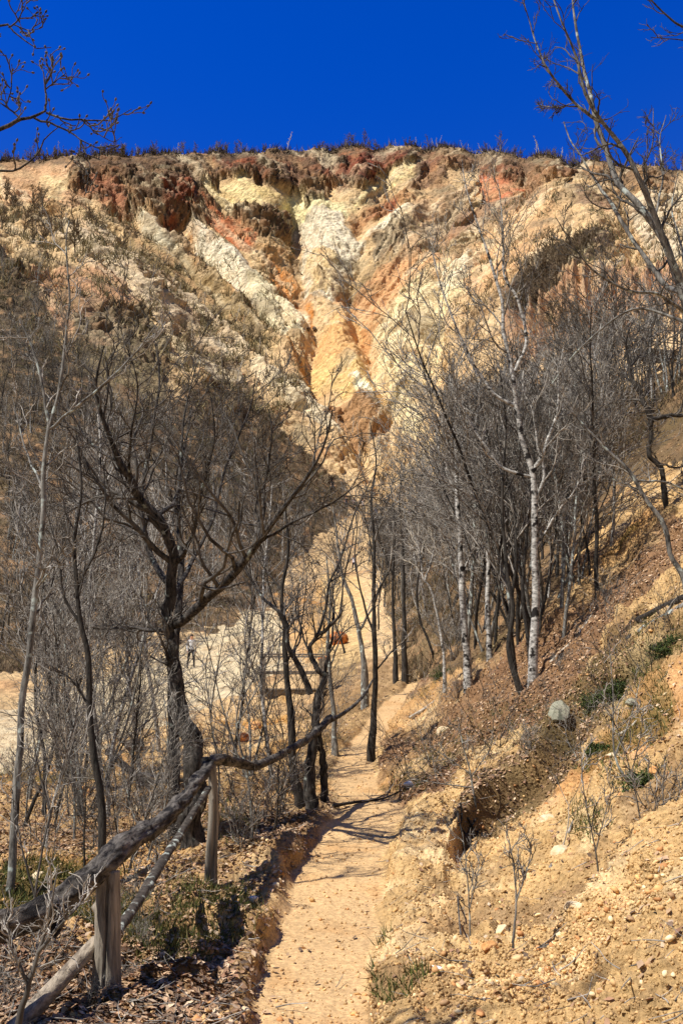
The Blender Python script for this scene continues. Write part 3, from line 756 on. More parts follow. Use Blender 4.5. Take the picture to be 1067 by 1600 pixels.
def hero(name, label, cat, d0, trunks, limbs, seed, mats, l1=4, l2=4, l3=3, len1=0.42, rmin=0.004, up=0.10, wig=0.22, ang=0.75, ground=True, trunk_twigs=0.55, buds=0, absl=None, group=None, base_len=0.25):
    R = np.random.default_rng(seed)
    tks = []; lbs = []
    for i, s in enumerate(trunks):
        c, r = limb(s, d0, 36, 0.25, R)
        if ground:
            # root flare and sink into the soil
            zb = zt(c[0][0], c[0][1])
            c[0][2] = min(c[0][2], zb - 0.05); c[0] = [c[0][0], c[0][1], zb - 0.25]
            r = r * (1 + 0.55 * np.exp(-np.arange(36) / 1.6))
        tks.append((c, r))
    for s in limbs:
        lbs.append(limb(s, d0, 26, 0.5, R))
    org = tks[0][0][0].copy()
    root = empty(name, org); tag(root, label, cat, group)
    tobj = []; lobj = []
    for c, r in tks:
        T = Tubes(); T.add(c, r, 12 if r[0] > 0.03 else 8); tobj.append(add('trunk', T.mesh('trunk', mats[0], org, 0.30), root))
    for c, r in lbs:
        T = Tubes(); T.add(c, r, 8); lobj.append(add('branch', T.mesh('branch', mats[0], org, 0.25), root))
    src = [(c, r, o_) for (c, r), o_ in zip(lbs, lobj)]
    for (c, r), o_ in zip(tks, tobj):
        k0 = int(len(c) * trunk_twigs)
        if k0 < len(c) - 4: src.append((c[k0:], r[k0:], o_))
    for c, r, par in src:
        p0 = catmull(c[::3] if len(c) > 12 else c, 26)[None]; r0 = np.interp(np.linspace(0, 1, 26), np.linspace(0, 1, len(r)), r)[None]
        p1, r1 = spawn(p0, r0, l1, 0.15, 0.97, len1, ang, wig, up, 9, 0.6, rmin * 1.6, R, absl=absl)
        p2, r2 = spawn(p1, r1, l2, 0.15, 1.0, 0.48, 0.7, wig, up, 6, 0.7, rmin * 1.2, R)
        p3, r3 = spawn(p2, r2, l3, 0.2, 1.0, 0.5, 0.7, wig, up, 4, 0.8, rmin, R)
        T = Tubes(); T.add(p1, r1, 5); T.add(p2, r2, 4); T.add(p3, r3, 3)
        if buds:
            ends = np.concatenate([p2[:, -1], p3[:, -1]]); dirs = np.concatenate([p2[:, -1] - p2[:, -2], p3[:, -1] - p3[:, -2]])
            dirs /= np.linalg.norm(dirs, axis=1, keepdims=True)
            pr = np.array([0.5, 1.0, 1.1, 0.8, 0.1]) * buds; ln = np.array([-0.4, 0.3, 1.1, 2.0, 3.0]) * buds
            T.add(ends[:, None, :] + dirs[:, None, :] * ln[None, :, None], np.repeat(pr[None], len(ends), 0), 6)
        add('twigs', T.mesh('twigs', mats[1], org), par)
    return root

# ------------------------------------------------------------------ stock trees for the woods
def stock(name, seed, H, r0, mats, lean=0.06, wig=0.03, n1=16, n2=7, n3=5, rmin=0.006, len1=0.36, ang=0.62, t0=0.3, K=14, multi=1, single=False, up=0.07, spread=0.25):
    R = np.random.default_rng(seed)
    tp = []; tr = []
    for m in range(multi):
        d = np.array([R.normal() * lean, R.normal() * lean, 1.0])
        if multi > 1:
            a = 2 * math.pi * m / multi + R.random(); d = d + np.array([math.cos(a), math.sin(a), 0]) * spread
        d /= np.linalg.norm(d); p = np.array([0, 0, -0.15 - 0.02 * H]); pts = [p]
        h = H * (0.7 + 0.5 * R.random() if multi > 1 else 1)
        for k in range(1, K):
            d = d + R.normal(size=3) * wig * 2.2 + np.array([0, 0, 0.05]); d /= np.linalg.norm(d); p = p + d * h / (K - 1); pts.append(p)
        tp.append(pts); tr.append(np.linspace(1, 0.18, K) ** 0.9 * r0 * (0.7 + 0.4 * R.random() if multi > 1 else 1))
    tp = np.array(tp); tr = np.array(tr); tr[:, 0] *= 1.4
    p1, r1 = spawn(tp, tr, n1, t0, 1.0, len1, ang, 0.16, up, 8, 0.55, rmin * 1.7, R)
    p2, r2 = spawn(p1, r1, n2, 0.15, 1.0, 0.45, 0.65, 0.2, up, 6, 0.65, rmin * 1.3, R)
    T = Tubes(); Tk = T if single else Tubes()
    Tk.add(tp, tr, 5 if single else 8)
    T.add(p1, r1, 4); T.add(p2, r2, 3)
    if n3:
        p3, r3 = spawn(p2, r2, n3, 0.2, 1.0, 0.5, 0.65, 0.2, up, 4, 0.8, rmin, R)
        T.add(p3, r3, 3)
    if single: return (T.mesh(name, mats[0]),)
    return (Tk.mesh('trunk', mats[0]), T.mesh('branches', mats[1]))

def place(meshes, name, loc, rz, sc, label, cat, group):
    if len(meshes) == 1:
        o = add(name, meshes[0]); o.location = tuple(float(v) for v in loc)
    else:
        o = empty(name, loc); add('trunk', meshes[0], o); add('branches', meshes[1], o)
    o.rotation_euler = (random.uniform(-.05, .05), random.uniform(-.05, .05), rz); o.scale = (sc, sc, sc)
    tag(o, label, cat, group)
    return o

LOOK = {}
def ground_pt(px, py, dmin=3.0, dmax=310):
    h = hit(px, py, dmin, dmax)
    if h is None: return None
    return np.array([h[0], h[1], zt(h[0], h[1])])
# ------------------------------------------------------------------ the trees one can follow branch by branch
# big dark oak, two stems
hero('oak_tree', 'large dark oak with two thick stems behind the second fence post', 'tree', 9.6,
 [([(296,1385),(303,1290),(304,1224),(299,1163),(283,1118),(273,1067),(266,1001),(261,951)], 52, 25),
  ([(281,1375,.5),(272,1254,.5),(272,1183,.6),(270,1113,.6),(274,1006,.5),(280,950,.6),(283,873,.8),(278,802,1),(283,732,1.2),(300,640,1.4)], 28, 6)],
 [([(261,954),(268,924),(273,883,-.1),(261,838,-.2),(248,807,-.3),(218,782,-.4),(202,752,-.5),(187,721,-.6),(160,650,-.8),(150,600,-.9),(163,540,-1)], 25, 3),
  ([(248,807,-.3),(276,775,0),(283,701,.2),(290,640,.3),(310,560,.4)], 9, 2),
  ([(262,910),(243,888,.2),(230,843,.4),(220,787,.6),(238,676,.8),(250,590,.9),(240,520,1)], 13, 3),
  ([(268,977),(314,949,-.3),(364,904,-.7),(405,848,-1),(445,792,-1.3),(501,709,-1.6),(520,640,-1.8)], 21, 3),
  ([(395,866,-.9),(412,800,-.9),(415,752,-.9),(425,690,-1),(420,640,-1)], 8, 2.5),
  ([(410,845,-1),(460,815,-1.2),(516,787,-1.3),(570,750,-1.5)], 6, 2),
  ([(262,985),(248,985),(202,982,.3),(137,982,.6)], 9, 5),
  ([(273,930),(300,880,.5),(330,820,.8),(350,740,1.1),(390,640,1.4),(400,580,1.5)], 10, 2.5),
  ([(275,880,-.1),(300,840,-.5),(315,770,-.8),(335,690,-1),(330,620,-1.1)], 9, 2.5),
  ([(187,721,-.6),(150,700,-.4),(120,660,-.2),(100,620,0)], 6, 2),
  ([(202,752,-.5),(205,680,-.9),(215,600,-1.1),(190,520,-1.3)], 6, 2),
  ([(230,843,.4),(190,820,.7),(150,790,1),(110,770,1.2)], 7, 2)],
 11, (W_oak, W_twigd), l1=10, l2=5, l3=4, len1=0.42, rmin=0.0032, wig=0.26)
hero('slim_tree', 'slim lichen-spotted tree leaning at the far left edge, forked at mid height', 'tree', 7.2,
 [([(8,1500),(15,1412),(23,1300),(30,1183),(35,1092),(48,1001),(57,920),(64,850),(68,800),(68,740),(77,665)], 17, 10)],
 [([(77,668),(90,620),(96,585),(106,509),(109,453),(104,392),(108,345)], 8, 3), ([(77,668),(66,600),(50,540),(30,500)], 7, 3),
  ([(78,670),(110,645),(157,605),(205,560),(250,500)], 7, 3), ([(66,760),(40,700,.2),(20,620,.3)], 5, 2), ([(57,920),(90,880,-.3),(130,850,-.5)], 4, 1.5)],
 12, (W_grey, W_twig), l1=6, l2=4, l3=3, len1=0.35, rmin=0.0028)
hero('slim_tree', 'dark slender tree directly behind the nearest fence post', 'tree', 8.0,
 [([(160,1440),(160,1320),(157,1244),(147,1183),(140,1102),(137,1021),(127,976),(121,920),(117,850),(128,760),(120,680)], 16, 5)],
 [([(127,976),(100,930),(90,860),(70,790)], 6, 2), ([(121,920),(150,860),(165,790),(160,700)], 6, 2), ([(140,1102),(110,1060),(80,1045)], 5, 2)],
 13, (W_dark, W_twigd), l1=6, l2=4, l3=3, len1=0.35, rmin=0.0028)
hero('pale_tree', 'thin pale-barked tree left of the big dark oak', 'tree', 13.0,
 [([(158,1290),(157,1204),(148,1120),(140,1040),(137,995),(144,883),(152,787),(158,700),(150,620)], 11, 4)],
 [([(144,883),(120,800),(112,720)], 4, 2), ([(152,787),(180,720),(190,640)], 4, 2)],
 14, (W_birch, W_twig), l1=7, l2=4, l3=3, rmin=0.0035)
hero('gnarled_tree', 'gnarled dark tree with a curled limb beside the path bend', 'tree', 11.3,
 [([(487,1290),(483,1200),(493,1139),(495,1090),(505,1066),(507,1049)], 26, 15),
  ([(508,1262,.1),(506,1200,.1),(497,1145,0)], 16, 15)],
 [([(507,1052),(490,1037),(484,1017),(490,1000),(510,983,-.1),(527,966,-.2),(536,954,-.2)], 11, 6), ([(530,962,-.2),(533,944,-.2),(538,900,-.2),(550,850,-.2),(558,800)], 4, 1.5),
  ([(490,1003),(500,978),(510,944),(515,910),(530,880),(545,830),(560,790),(590,730)], 6, 2), ([(485,1085),(473,1056),(458,1025),(449,1003),(446,974),(437,956),(415,939,.2),(400,920,.3),(380,880,.4)], 12, 4),
  ([(508,1049),(514,1020),(520,990),(522,950,.1),(518,900,.2)], 7, 2), ([(458,1025),(468,1000,.3),(470,980,.4),(462,950,.5),(470,900,.6)], 5, 2)],
 15, (W_oak, W_twigd), l1=5, l2=4, l3=3, len1=0.45, rmin=0.003)
hero('slim_tree', 'straight dark stem just left of the gnarled tree by the path', 'tree', 12.0,
 [([(471,1262),(458,1200),(456,1139),(449,1078),(445,1017),(444,978),(440,930),(450,860),(445,780)], 17, 4)],
 [([(444,978),(425,930),(410,870)], 5, 2), ([(447,1040),(470,980),(480,900)], 4, 2)],
 16, (W_dark, W_twigd), l1=5, l2=4, l3=3, rmin=0.003)
hero('dead_stem', 'broken grey stem standing at the left edge of the sandy path', 'tree', 16.0,
 [([(525,1190),(521,1115),(515,1050),(512,1000),(516,940),(510,870)], 11, 3)], [([(515,1050),(530,1000),(545,960)], 4, 1.5)],
 17, (W_grey, W_twig), l1=4, l2=3, l3=2, rmin=0.003)
hero('path_tree', 'thin dark tree growing in the path right where it straightens uphill', 'tree', 15.6,
 [([(580,1190),(582,1127),(586,1066),(585,993),(583,920),(585,850),(580,780),(588,720),(578,660)], 13, 2.5)],
 [([(585,993),(565,930),(555,870),(560,800)], 5, 2), ([(584,940),(610,880),(615,800)], 5, 2), ([(586,1050),(620,1010),(650,1000)], 4, 1.5), ([(583,880),(570,810),(540,760)], 3, 1.5)],
 18, (W_dark, W_twig), l1=6, l2=4, l3=3, rmin=0.0035)
hero('curved_tree', 'grey tree curving left over the upper end of the path', 'tree', 24.0,
 [([(570,1060),(568,1040),(561,988),(549,935),(535,900),(528,850),(520,790)], 11, 3)], [([(561,988),(590,930),(600,860)], 5, 2)],
 19, (W_grey, W_twig), l1=6, l2=4, l3=3, rmin=0.005)
hero('twin_tree', 'two straight dark stems side by side above the top of the path', 'tree', 28.0,
 [([(632,1052),(631,993),(631,920),(628,850),(624,780),(634,710)], 10, 2.5), ([(618,1050,.4),(615,980,.4),(614,900,.4),(617,820,.4),(608,750,.4)], 8, 2)],
 [([(628,850),(650,790),(660,740)], 4, 2), ([(615,900),(595,850),(585,800)], 4, 2)],
 20, (W_dark, W_twigd), l1=6, l2=4, l3=3, rmin=0.006)
# birches
hero('birch_tree', 'tallest white birch with a forked crown above the slab of rock', 'tree', 13.2,
 [([(832,1100),(831,1052),(836,976),(837,900),(833,880),(834,800),(833,752),(828,721),(815,690),(809,653),(804,628),(802,590),(792,542),(784,509),(786,483),(781,458),(771,425),(760,390),(745,347),(727,291),(722,250)], 18, 2.5)],
 [([(804,634),(781,623),(769,613),(749,582),(728,547),(711,506),(693,461),(680,415),(672,380)], 8, 2), ([(805,580),(822,539),(821,514),(809,468),(794,443),(787,420),(785,347),(777,281)], 8, 2),
  ([(833,735),(856,691),(870,640),(872,590),(880,540)], 9, 2), ([(830,745),(785,732),(760,701),(729,651),(705,600),(700,540)], 7, 2),
  ([(834,790),(850,740),(840,700),(832,643),(817,607),(820,550)], 7, 2), ([(835,860),(870,800),(900,760),(915,700)], 5, 2), ([(784,509),(760,480),(740,470),(720,430)], 4, 1.5)],
 21, (W_birch, W_twig), l1=7, l2=5, l3=4, len1=0.36, rmin=0.0038, up=0.16)
hero('slim_tree', 'dark stem leaning left out of the foot of the tallest birch', 'tree', 13.4,
 [([(826,1100),(808,1067),(795,1016),(800,951),(790,883),(785,800),(785,752),(790,660),(780,580)], 11, 3)],
 [([(795,900),(770,840),(760,780)], 4, 1.5), ([(786,780),(810,720),(815,650)], 4, 1.5)],
 22, (W_dark, W_twigd), l1=6, l2=4, l3=3, rmin=0.0038)
hero('birch_tree', 'white birch on mossy roots, leftmost of the bright trunks right of the path', 'tree', 16.0,
 [([(733,1064),(727,1001),(722,925),(719,853),(714,777),(712,701),(705,630),(708,560)], 15, 4)],
 [([(714,777),(690,720),(675,650),(670,600)], 5, 2), ([(712,720),(735,660),(750,590)], 5, 2), ([(719,870),(680,820),(650,800)], 4, 2), ([(720,900),(745,840),(750,780)], 4, 2)],
 23, (W_birch, W_twig), l1=7, l2=4, l3=4, rmin=0.0042, up=0.14)
hero('birch_tree', 'narrow spotted birch between the two thickest white birches', 'tree', 16.5,
 [([(766,1058),(764,1010),(762,951),(762,860),(760,792),(750,726),(745,650),(752,580)], 11, 3.5)],
 [([(760,800),(780,740),(785,670)], 4, 2), ([(750,730),(725,690),(715,620)], 4, 2)],
 24, (W_birch, W_twig), l1=6, l2=4, l3=4, rmin=0.0042, up=0.14)
hero('birch_tree', 'thin white birch leaning right, behind and right of the tallest birch', 'tree', 20.0,
 [([(868,960),(872,920),(881,873),(899,802),(904,752),(919,676),(927,600),(932,540),(945,480)], 9, 3)],
 [([(904,752),(885,700),(880,640)], 4, 2), ([(919,676),(945,630),(950,570)], 4, 2)],
 25, (W_birch, W_pale), l1=6, l2=4, l3=3, rmin=0.0045, up=0.12)
hero('birch_tree', 'pale curved young birch in front of the woods right of the path', 'tree', 17.5,
 [([(694,1042),(690,1000),(674,924),(661,904),(655,860),(640,820)], 6, 2)], [([(664,906),(675,870),(680,830)], 3, 1.5)],
 26, (W_birch, W_pale), l1=6, l2=3, l3=3, rmin=0.004, up=0.12)
# trees at the right edge
hero('leaning_tree', 'lichen-covered tree leaning in from the right edge across the sky', 'tree', 8.5,
 [([(1210,900),(1170,780),(1125,620),(1085,500),(1061,444)], 44, 26)],
 [([(1065,450),(1047,399),(1022,352),(994,315),(966,287,.1),(949,245,.2),(935,205,.2),(921,146,.3),(907,84,.4),(898,37,.4),(892,-40,.5)], 17, 4),
  ([(1063,444),(1050,400,-.1),(1019,329,-.2),(999,281,-.3),(977,239,-.3),(940,191,-.4),(915,149,-.5),(898,84,-.5),(878,37,-.6),(858,-20,-.6)], 15, 3),
  ([(1061,455),(1033,439,.2),(985,366,.3),(949,312,.4),(926,276,.5),(907,245,.5),(890,217,.6),(880,190,.6)], 12, 3),
  ([(940,191,-.4),(910,172,-.5),(873,132,-.6),(853,104,-.7),(836,65,-.7),(817,0,-.8)], 7, 2.5),
  ([(1030,370),(1005,273,-.2),(1010,250,-.2),(1019,225,-.3),(1020,169,-.4)], 6, 2), ([(1020,345),(1035,280,.1),(1030,220,.2),(1040,180,.2)], 6, 2),
  ([(898,160),(870,168,0),(836,163,.1)], 3, 1.5),
  ([(1085,500),(1030,462,-.2),(985,455,-.3),(930,425,-.4),(895,385,-.5),(868,340,-.6)], 8, 2),
  ([(1100,540),(1060,500,.2),(987,484,.4),(906,544,.5),(861,600,.6)], 8, 2.5),
  ([(1075,480),(1067,400,.2),(1050,330,.4),(1058,270,.5)], 8, 2)],
 27, (W_grey, W_twigd), l1=9, l2=4, l3=3, len1=0.22, rmin=0.0028, up=0.10, wig=0.24, trunk_twigs=0.8)
hero('overhanging_tree', 'tree off the top right corner with one bare branch dipping into the sky', 'tree', 6.0,
 [([(1330,1100),(1300,700),(1270,300),(1200,100)], 40, 20)],
 [([(1210,120),(1140,70),(1067,42),(1042,25),(1016,0),(1005,-20)], 9, 3), ([(1170,90),(1100,70),(1067,63),(1016,58)], 5, 2)],
 28, (W_dark, W_twigd), l1=7, l2=3, l3=2, len1=0.2, rmin=0.0022, trunk_twigs=0.9)
hero('crooked_tree', 'crooked black tree with elbow-shaped limbs at the right edge', 'tree', 15.0,
 [([(1046,840),(1040,790),(1033,735),(1013,711),(1015,691),(1018,656)], 12, 12)],
 [([(1018,658),(1003,625),(990,600),(982,575),(977,534),(990,500)], 11, 3), ([(1018,656),(1045,650),(1067,648),(1100,640)], 11, 6), ([(1033,725),(1050,730),(1080,728)], 5, 3), ([(1003,625),(1015,590),(1010,550)], 4, 2)],
 29, (W_dark, W_twigd), l1=6, l2=4, l3=3, rmin=0.0036)
hero('arching_tree', 'slender stem arching left from the sandy slope at the right edge', 'tree', 10.2,
 [([(1080,950),(1067,904),(1048,868),(1038,823),(1013,787),(982,737),(952,706),(912,666),(876,620),(850,570)], 12, 3)],
 [([(993,752),(1033,752,.2),(1067,764,.4),(1110,770,.5)], 5, 5), ([(1000,765),(960,750),(930,735)], 3, 1.5)],
 30, (W_grey, W_twig), l1=5, l2=4, l3=3, len1=0.25, rmin=0.0028, trunk_twigs=0.3)
# branches reaching in from the left above the viewer
hero('budding_tree', 'tree off the top left with budding branches reaching across the blue sky', 'tree', 3.4,
 [([(-560,1500),(-520,1000),(-480,500),(-380,320),(-250,262)], 90, 40)],
 [([(-260,265),(-100,222),(0,201),(35,187),(52,183),(73,172)], 24, 6), ([(72,172),(73,150),(71,131),(82,112),(82,89)], 5, 3), ([(73,176),(101,186),(124,187),(173,187),(206,170)], 5, 2),
  ([(54,184),(94,199),(117,211),(128,220),(164,234),(187,227)], 5, 2), ([(128,220),(134,246),(141,258),(138,280),(133,305)], 3.4, 1.6), ([(127,187),(150,206),(176,221),(191,214)], 3, 1.6),
  ([(35,187),(9,166),(-20,150)], 4, 3), ([(-240,262),(-100,262),(0,266),(28,265),(59,241),(70,218),(103,190)], 12, 2),
  ([(-380,320),(-150,80),(0,41),(14,43),(56,75),(81,74)], 20, 2), ([(14,43),(26,35),(39,12),(44,-5)], 4, 2), ([(23,39),(47,47),(68,43)], 3, 1.6), ([(71,140),(86,128),(104,114)], 3, 2), ([(9,166),(18,140),(19,100)], 3, 2)],
 31, (W_oak, W_twigd), l1=4, l2=2, l3=1, absl=0.075, rmin=0.0019, wig=0.22, up=0.14, ang=0.8, trunk_twigs=0.95, buds=0.0042)
# young stems on the bare bank, right foreground
for (lab, d, sp, lim, sd_) in [
 ('dry upright stem with hanging roots on the clay bank at the right', 6.3, [(937,1405),(930,1330),(912,1240),(905,1150)], [[(930,1330),(945,1270),(960,1210)]], 41),
 ('thin reddish stem at the right edge rising from the sandy slope', 7.5, [(1003,1290),(990,1240),(960,1180),(957,1080),(950,1000)], [[(960,1180),(985,1120),(1000,1060)]], 42),
 ('small budding sapling at the lower left in front of the rail', 3.6, [(20,1640),(45,1540),(75,1440),(92,1350)], [[(60,1490),(100,1440),(140,1400)], [(45,1540),(20,1480),(10,1420)]], 43),
 ('bare shrub leaning left on the mossy turf lip above the clay bank', 10.2, [(742,1255),(735,1210),(722,1160),(715,1120)], [[(735,1210),(700,1185),(670,1165)], [(738,1230),(690,1225),(640,1215)], [(735,1215),(765,1170),(770,1140)]], 44),
 ('low twiggy sapling between the fence posts', 7.2, [(228,1505),(232,1430),(245,1350),(240,1280)], [[(232,1430),(215,1380),(205,1330)], [(240,1370),(262,1320),(265,1280)]], 45),
 ('slender grey sapling close to the second fence post', 9.2, [(395,1310),(388,1220),(370,1130),(385,1040),(380,980)], [[(388,1220),(360,1150),(345,1090)], [(372,1130),(410,1060),(425,1000)]], 46),
 ('forked sapling standing in front of the sandy stream bed', 11.0, [(340,1290),(342,1200),(330,1120),(345,1020),(360,950)], [[(342,1200),(355,1120),(372,1050)], [(330,1120),(322,1040),(340,990)]], 47),
 ('leaning grey sapling left of the big dark oak', 8.8, [(215,1400),(235,1330),(262,1240),(262,1150),(255,1080)], [[(235,1330),(205,1260),(190,1180)]], 48),
 ('thin bare stem rising from the clay just right of the torn turf', 6.0, [(735,1500),(733,1420),(728,1350),(722,1300)], [[(733,1420),(745,1370),(750,1330)]], 50),
 ('long pale stem bending over the large pale stone', 6.6, [(1003,1330),(998,1270),(985,1210),(968,1150),(940,1090)], [[(985,1210),(1000,1150),(1005,1100)]], 51),
 ('dry branched stem on the orange clay patch', 5.6, [(800,1480),(806,1410),(800,1340),(790,1290)], [[(806,1410),(825,1350),(830,1310)]], 52),
 ('twiggy dry bush at the right edge above the orange clay', 6.4, [(1040,1300),(1035,1240),(1040,1190)], [[(1040,1300),(1000,1250),(985,1200)], [(1040,1290),(1065,1230),(1080,1190)], [(1040,1295),(1015,1225),(1012,1180)]], 53),
 ('green-grey sapling at the left edge with several upright shoots', 6.2, [(35,1600),(55,1400),(80,1270),(110,1180),(125,1120)], [[(55,1400),(30,1300),(25,1200)], [(80,1270),(60,1200),(50,1120)]], 49)]:
    hero('sapling', lab, 'sapling', d, [(sp, (3.6 if sd_ in (41, 50, 51, 52, 53) else 6.5) * 7 / d, 1.6)], [(q, (2.4 if sd_ in (41, 50, 51, 52, 53) else 4) * 7 / d, 1.3) for q in lim], sd_, (W_twigd if sd_ % 2 else W_grey, W_twig), l1=6, l2=3, l3=2, rmin=0.0022, trunk_twigs=0.25, len1=0.35)

# ------------------------------------------------------------------ woods
near_protos = [stock('n%d' % i, 100 + i, H, r, m, **{**dict(rmin=.007, n3=4), **k}) for i, (H, r, m, k) in enumerate([
    (7.0, 0.055, (W_grey, W_twig), {}), (8.0, 0.065, (W_dark, W_twigd), {}), (6.2, 0.045, (W_dark, W_twig), dict(multi=2)),
    (7.5, 0.05, (W_birch, W_twig), dict(up=0.10)), (5.6, 0.04, (W_grey, W_twig), dict(multi=3, n1=10)), (8.2, 0.06, (W_dark, W_twig), dict(wig=0.05))])]
mid_protos = [stock('m%d' % i, 200 + i, H, r, m, **{**dict(rmin=0.013, n1=12, n2=5, n3=3), **k}) for i, (H, r, m, k) in enumerate([
    (7.5, 0.08, (W_dark, W_twigd), dict(lean=.12)), (8.5, 0.09, (W_dark, W_twigd), dict(wig=0.05)), (6.5, 0.07, (W_grey, W_twig), dict(multi=2)), (7.0, 0.06, (W_dark, W_twigd), dict(multi=3, n1=9)), (8.0, 0.08, (W_birch, W_twig), {})])]
far_protos = [stock('f%d' % i, 300 + i, H, r, m, rmin=rm, n1=n1, n2=5, n3=3, single=True, **k) for i, (H, r, m, k, rm, n1) in enumerate([
    (3.6, 0.09, (W_far,), dict(multi=3, t0=.1), .028, 8), (4.4, 0.10, (W_far,), dict(multi=2), .028, 10), (5.0, 0.11, (W_far,), dict(), .03, 14), (4.6, 0.09, (W_pale,), dict(len1=.2), .02, 10), (2.2, 0.06, (W_far,), dict(multi=6, t0=.05, spread=.8), .024, 7), (5.5, .1, (W_pale,), dict(len1=.16, ang=.4), .02, 9)])]
shrub_protos = [stock('s%d' % i, 400 + i, H, r, m, rmin=0.0032, n1=6, n2=4, n3=2, multi=mu, t0=0.12, spread=0.6, len1=0.5, ang=0.7, wig=.06) for i, (H, r, m, mu) in enumerate([
    (1.9, 0.013, (W_grey, W_twig), 5), (2.3, 0.015, (W_dark, W_twigd), 4), (1.4, 0.010, (W_twigd, W_twig), 7)])]

def note(protos, looks):
    for p, t in zip(protos, looks): LOOK[id(p)] = t
note(near_protos, ['grey', 'tall dark', 'two-stemmed', 'pale-barked', 'three-stemmed', 'wavy dark'])
note(mid_protos, ['leaning', 'tall', 'forked grey', 'many-stemmed', 'pale-barked'])
note(far_protos, ['three-stemmed', 'two-stemmed', 'single-stemmed', 'pale clustered', 'spreading', 'slender pale'])
note(shrub_protos, ['grey', 'dark', 'dense'])
def where(x, y, poly):
    xs = [p[0] for p in poly]; ys = [p[1] for p in poly]
    a = (x - max(min(xs), 0)) / (min(max(xs), 1067) - max(min(xs), 0)); b = (y - min(ys)) / (max(ys) - min(ys))
    hs = ['far left', 'left', 'middle', 'right', 'far right'][min(max(int(a * 5), 0), 4)]; vs = ['top', 'upper', 'lower', 'bottom'][min(max(int(b * 4), 0), 3)]
    return hs, vs
PH = {}
for p_, h_ in zip(near_protos, (7.0, 8.0, 6.2, 7.5, 5.6, 8.2)): PH[id(p_)] = h_ * 1.1
def scatter(n, poly, protos, name, label, cat, group, dlo, dhi, s0, s1, seed, jitter=0.0, mind=0.0, hpx=None):
    R = random.Random(seed); xs = [p[0] for p in poly]; ys = [p[1] for p in poly]; k = 0; tries = 0
    done = []
    while k < n and tries < n * 30:
        tries += 1
        x = R.uniform(min(xs), max(xs)); y = R.uniform(min(ys), max(ys))
        if not inpoly(np.array([x]), np.array([y]), poly)[0]: continue
        if any((x - a) ** 2 + (y - b) ** 2 < mind * mind for a, b in done): continue
        g = ground_pt(x, y, max(dlo, 3), dhi)
        if g is None or g[1] < dlo or g[1] > dhi: continue
        if 252 < x < 345 and g[1] < 52: continue
        cx_, w_ = path_info(None, g[1])
        if g[1] < 34 and abs(g[0] - cx_) < w_ + 0.15: continue
        done.append((x, y)); g[2] -= 0.03
        pr = protos[R.randrange(len(protos))]; hs, vs = where(x, y, poly); sz = R.uniform(s0, s1)
        if hpx and id(pr) in PH: sz = min(sz, hpx * R.uniform(.7, 1.05) * g[1] / FPX / PH[id(pr)])
        place(pr, name, g, R.uniform(0, 6.28), sz, LOOK[id(pr)] + ' ' + label + ', ' + vs + ' ' + hs + '', cat, group); k += 1
    return k
random.seed(5)
scatter(13, [(690,1060),(850,1075),(930,960),(1000,880),(900,880),(760,990)], near_protos, 'bare_tree', 'bare tree among the birches', 'tree', 'trees among the birches', 14, 34, .62, .92, 31, mind=20, hpx=520)
scatter(30, [(585,1000),(700,1040),(860,1010),(960,870),(900,820),(760,860),(640,930),(600,940)], near_protos, 'bare_tree', 'bare tree in the grove right of the path', 'tree', 'grove right of the path', 15, 60, .6, .95, 1, mind=18, hpx=470)
scatter(13, [(0,1190),(430,1150),(430,1240),(330,1290),(0,1330)], near_protos, 'bare_tree', 'bare tree among the brush below the fence', 'tree', 'slim trees below the fence', 10, 40, .4, 1.0, 2, mind=34, hpx=560)
scatter(10, [(0,1040),(180,1010),(430,950),(560,1000),(545,1040),(300,1010),(120,1080),(0,1120)], near_protos, 'bare_tree', 'bare tree along the pale stream bed', 'tree', 'trees along the stream bed', 25, 90, .5, .8, 3, mind=28)
scatter(85, [(0,640),(110,640),(200,700),(300,680),(420,740),(520,800),(440,900),(430,950),(300,985),(180,995),(100,1020),(0,1030)], mid_protos, 'bare_tree', 'bare tree in the thicket on the dark left slope', 'tree', 'thicket on the left slope', 40, 170, .5, .95, 4, mind=13)
scatter(36, [(0,420),(60,450),(110,560),(180,640),(0,700)], mid_protos, 'bare_tree', 'bare tree on the upper left slope below the red soil', 'tree', 'trees on the upper left slope', 60, 240, .55, .9, 5, mind=12)
scatter(62, [(650,760),(760,640),(900,600),(1067,600),(1067,660),(980,740),(900,820),(700,900),(610,900),(600,830)], mid_protos, 'bare_tree', 'bare tree in the brown woods on the right hillside', 'tree', 'woods on the right hillside', 28, 150, .5, .85, 6, mind=13)
scatter(34, [(560,830),(700,840),(660,960),(590,960)], mid_protos, 'bare_tree', 'bare tree in the ravine below the viewing platform', 'tree', 'trees in the ravine', 45, 150, .6, .9, 7, mind=10)
scatter(50, [(720,520),(800,460),(870,400),(950,390),(960,420),(880,450),(1000,480),(1067,500),(1067,600),(900,620),(760,640),(720,600)], [far_protos[0], far_protos[1], far_protos[4]], 'bare_sapling', 'sapling on the rust-coloured upper right slope', 'sapling', 'brush on the upper right slope', 70, 260, .6, 1.1, 8, mind=7)
scatter(60, [(795,470),(860,400),(940,382),(960,402),(900,438),(830,505)], [far_protos[0], far_protos[4]], 'bare_shrub', 'shrub in the dense dark upper right patch', 'shrub', 'dark shrub patch', 90, 280, .9, 1.5, 9, mind=4)
scatter(62, [(190,385),(262,390),(335,435),(405,515),(440,600),(440,660),(380,640),(300,560),(240,470)], [far_protos[3], far_protos[5], far_protos[0]], 'birch_sapling', 'sapling in the strip left of the white chutes', 'sapling', 'pale saplings beside the chutes', 120, 280, .6, 1.1, 10, mind=7)
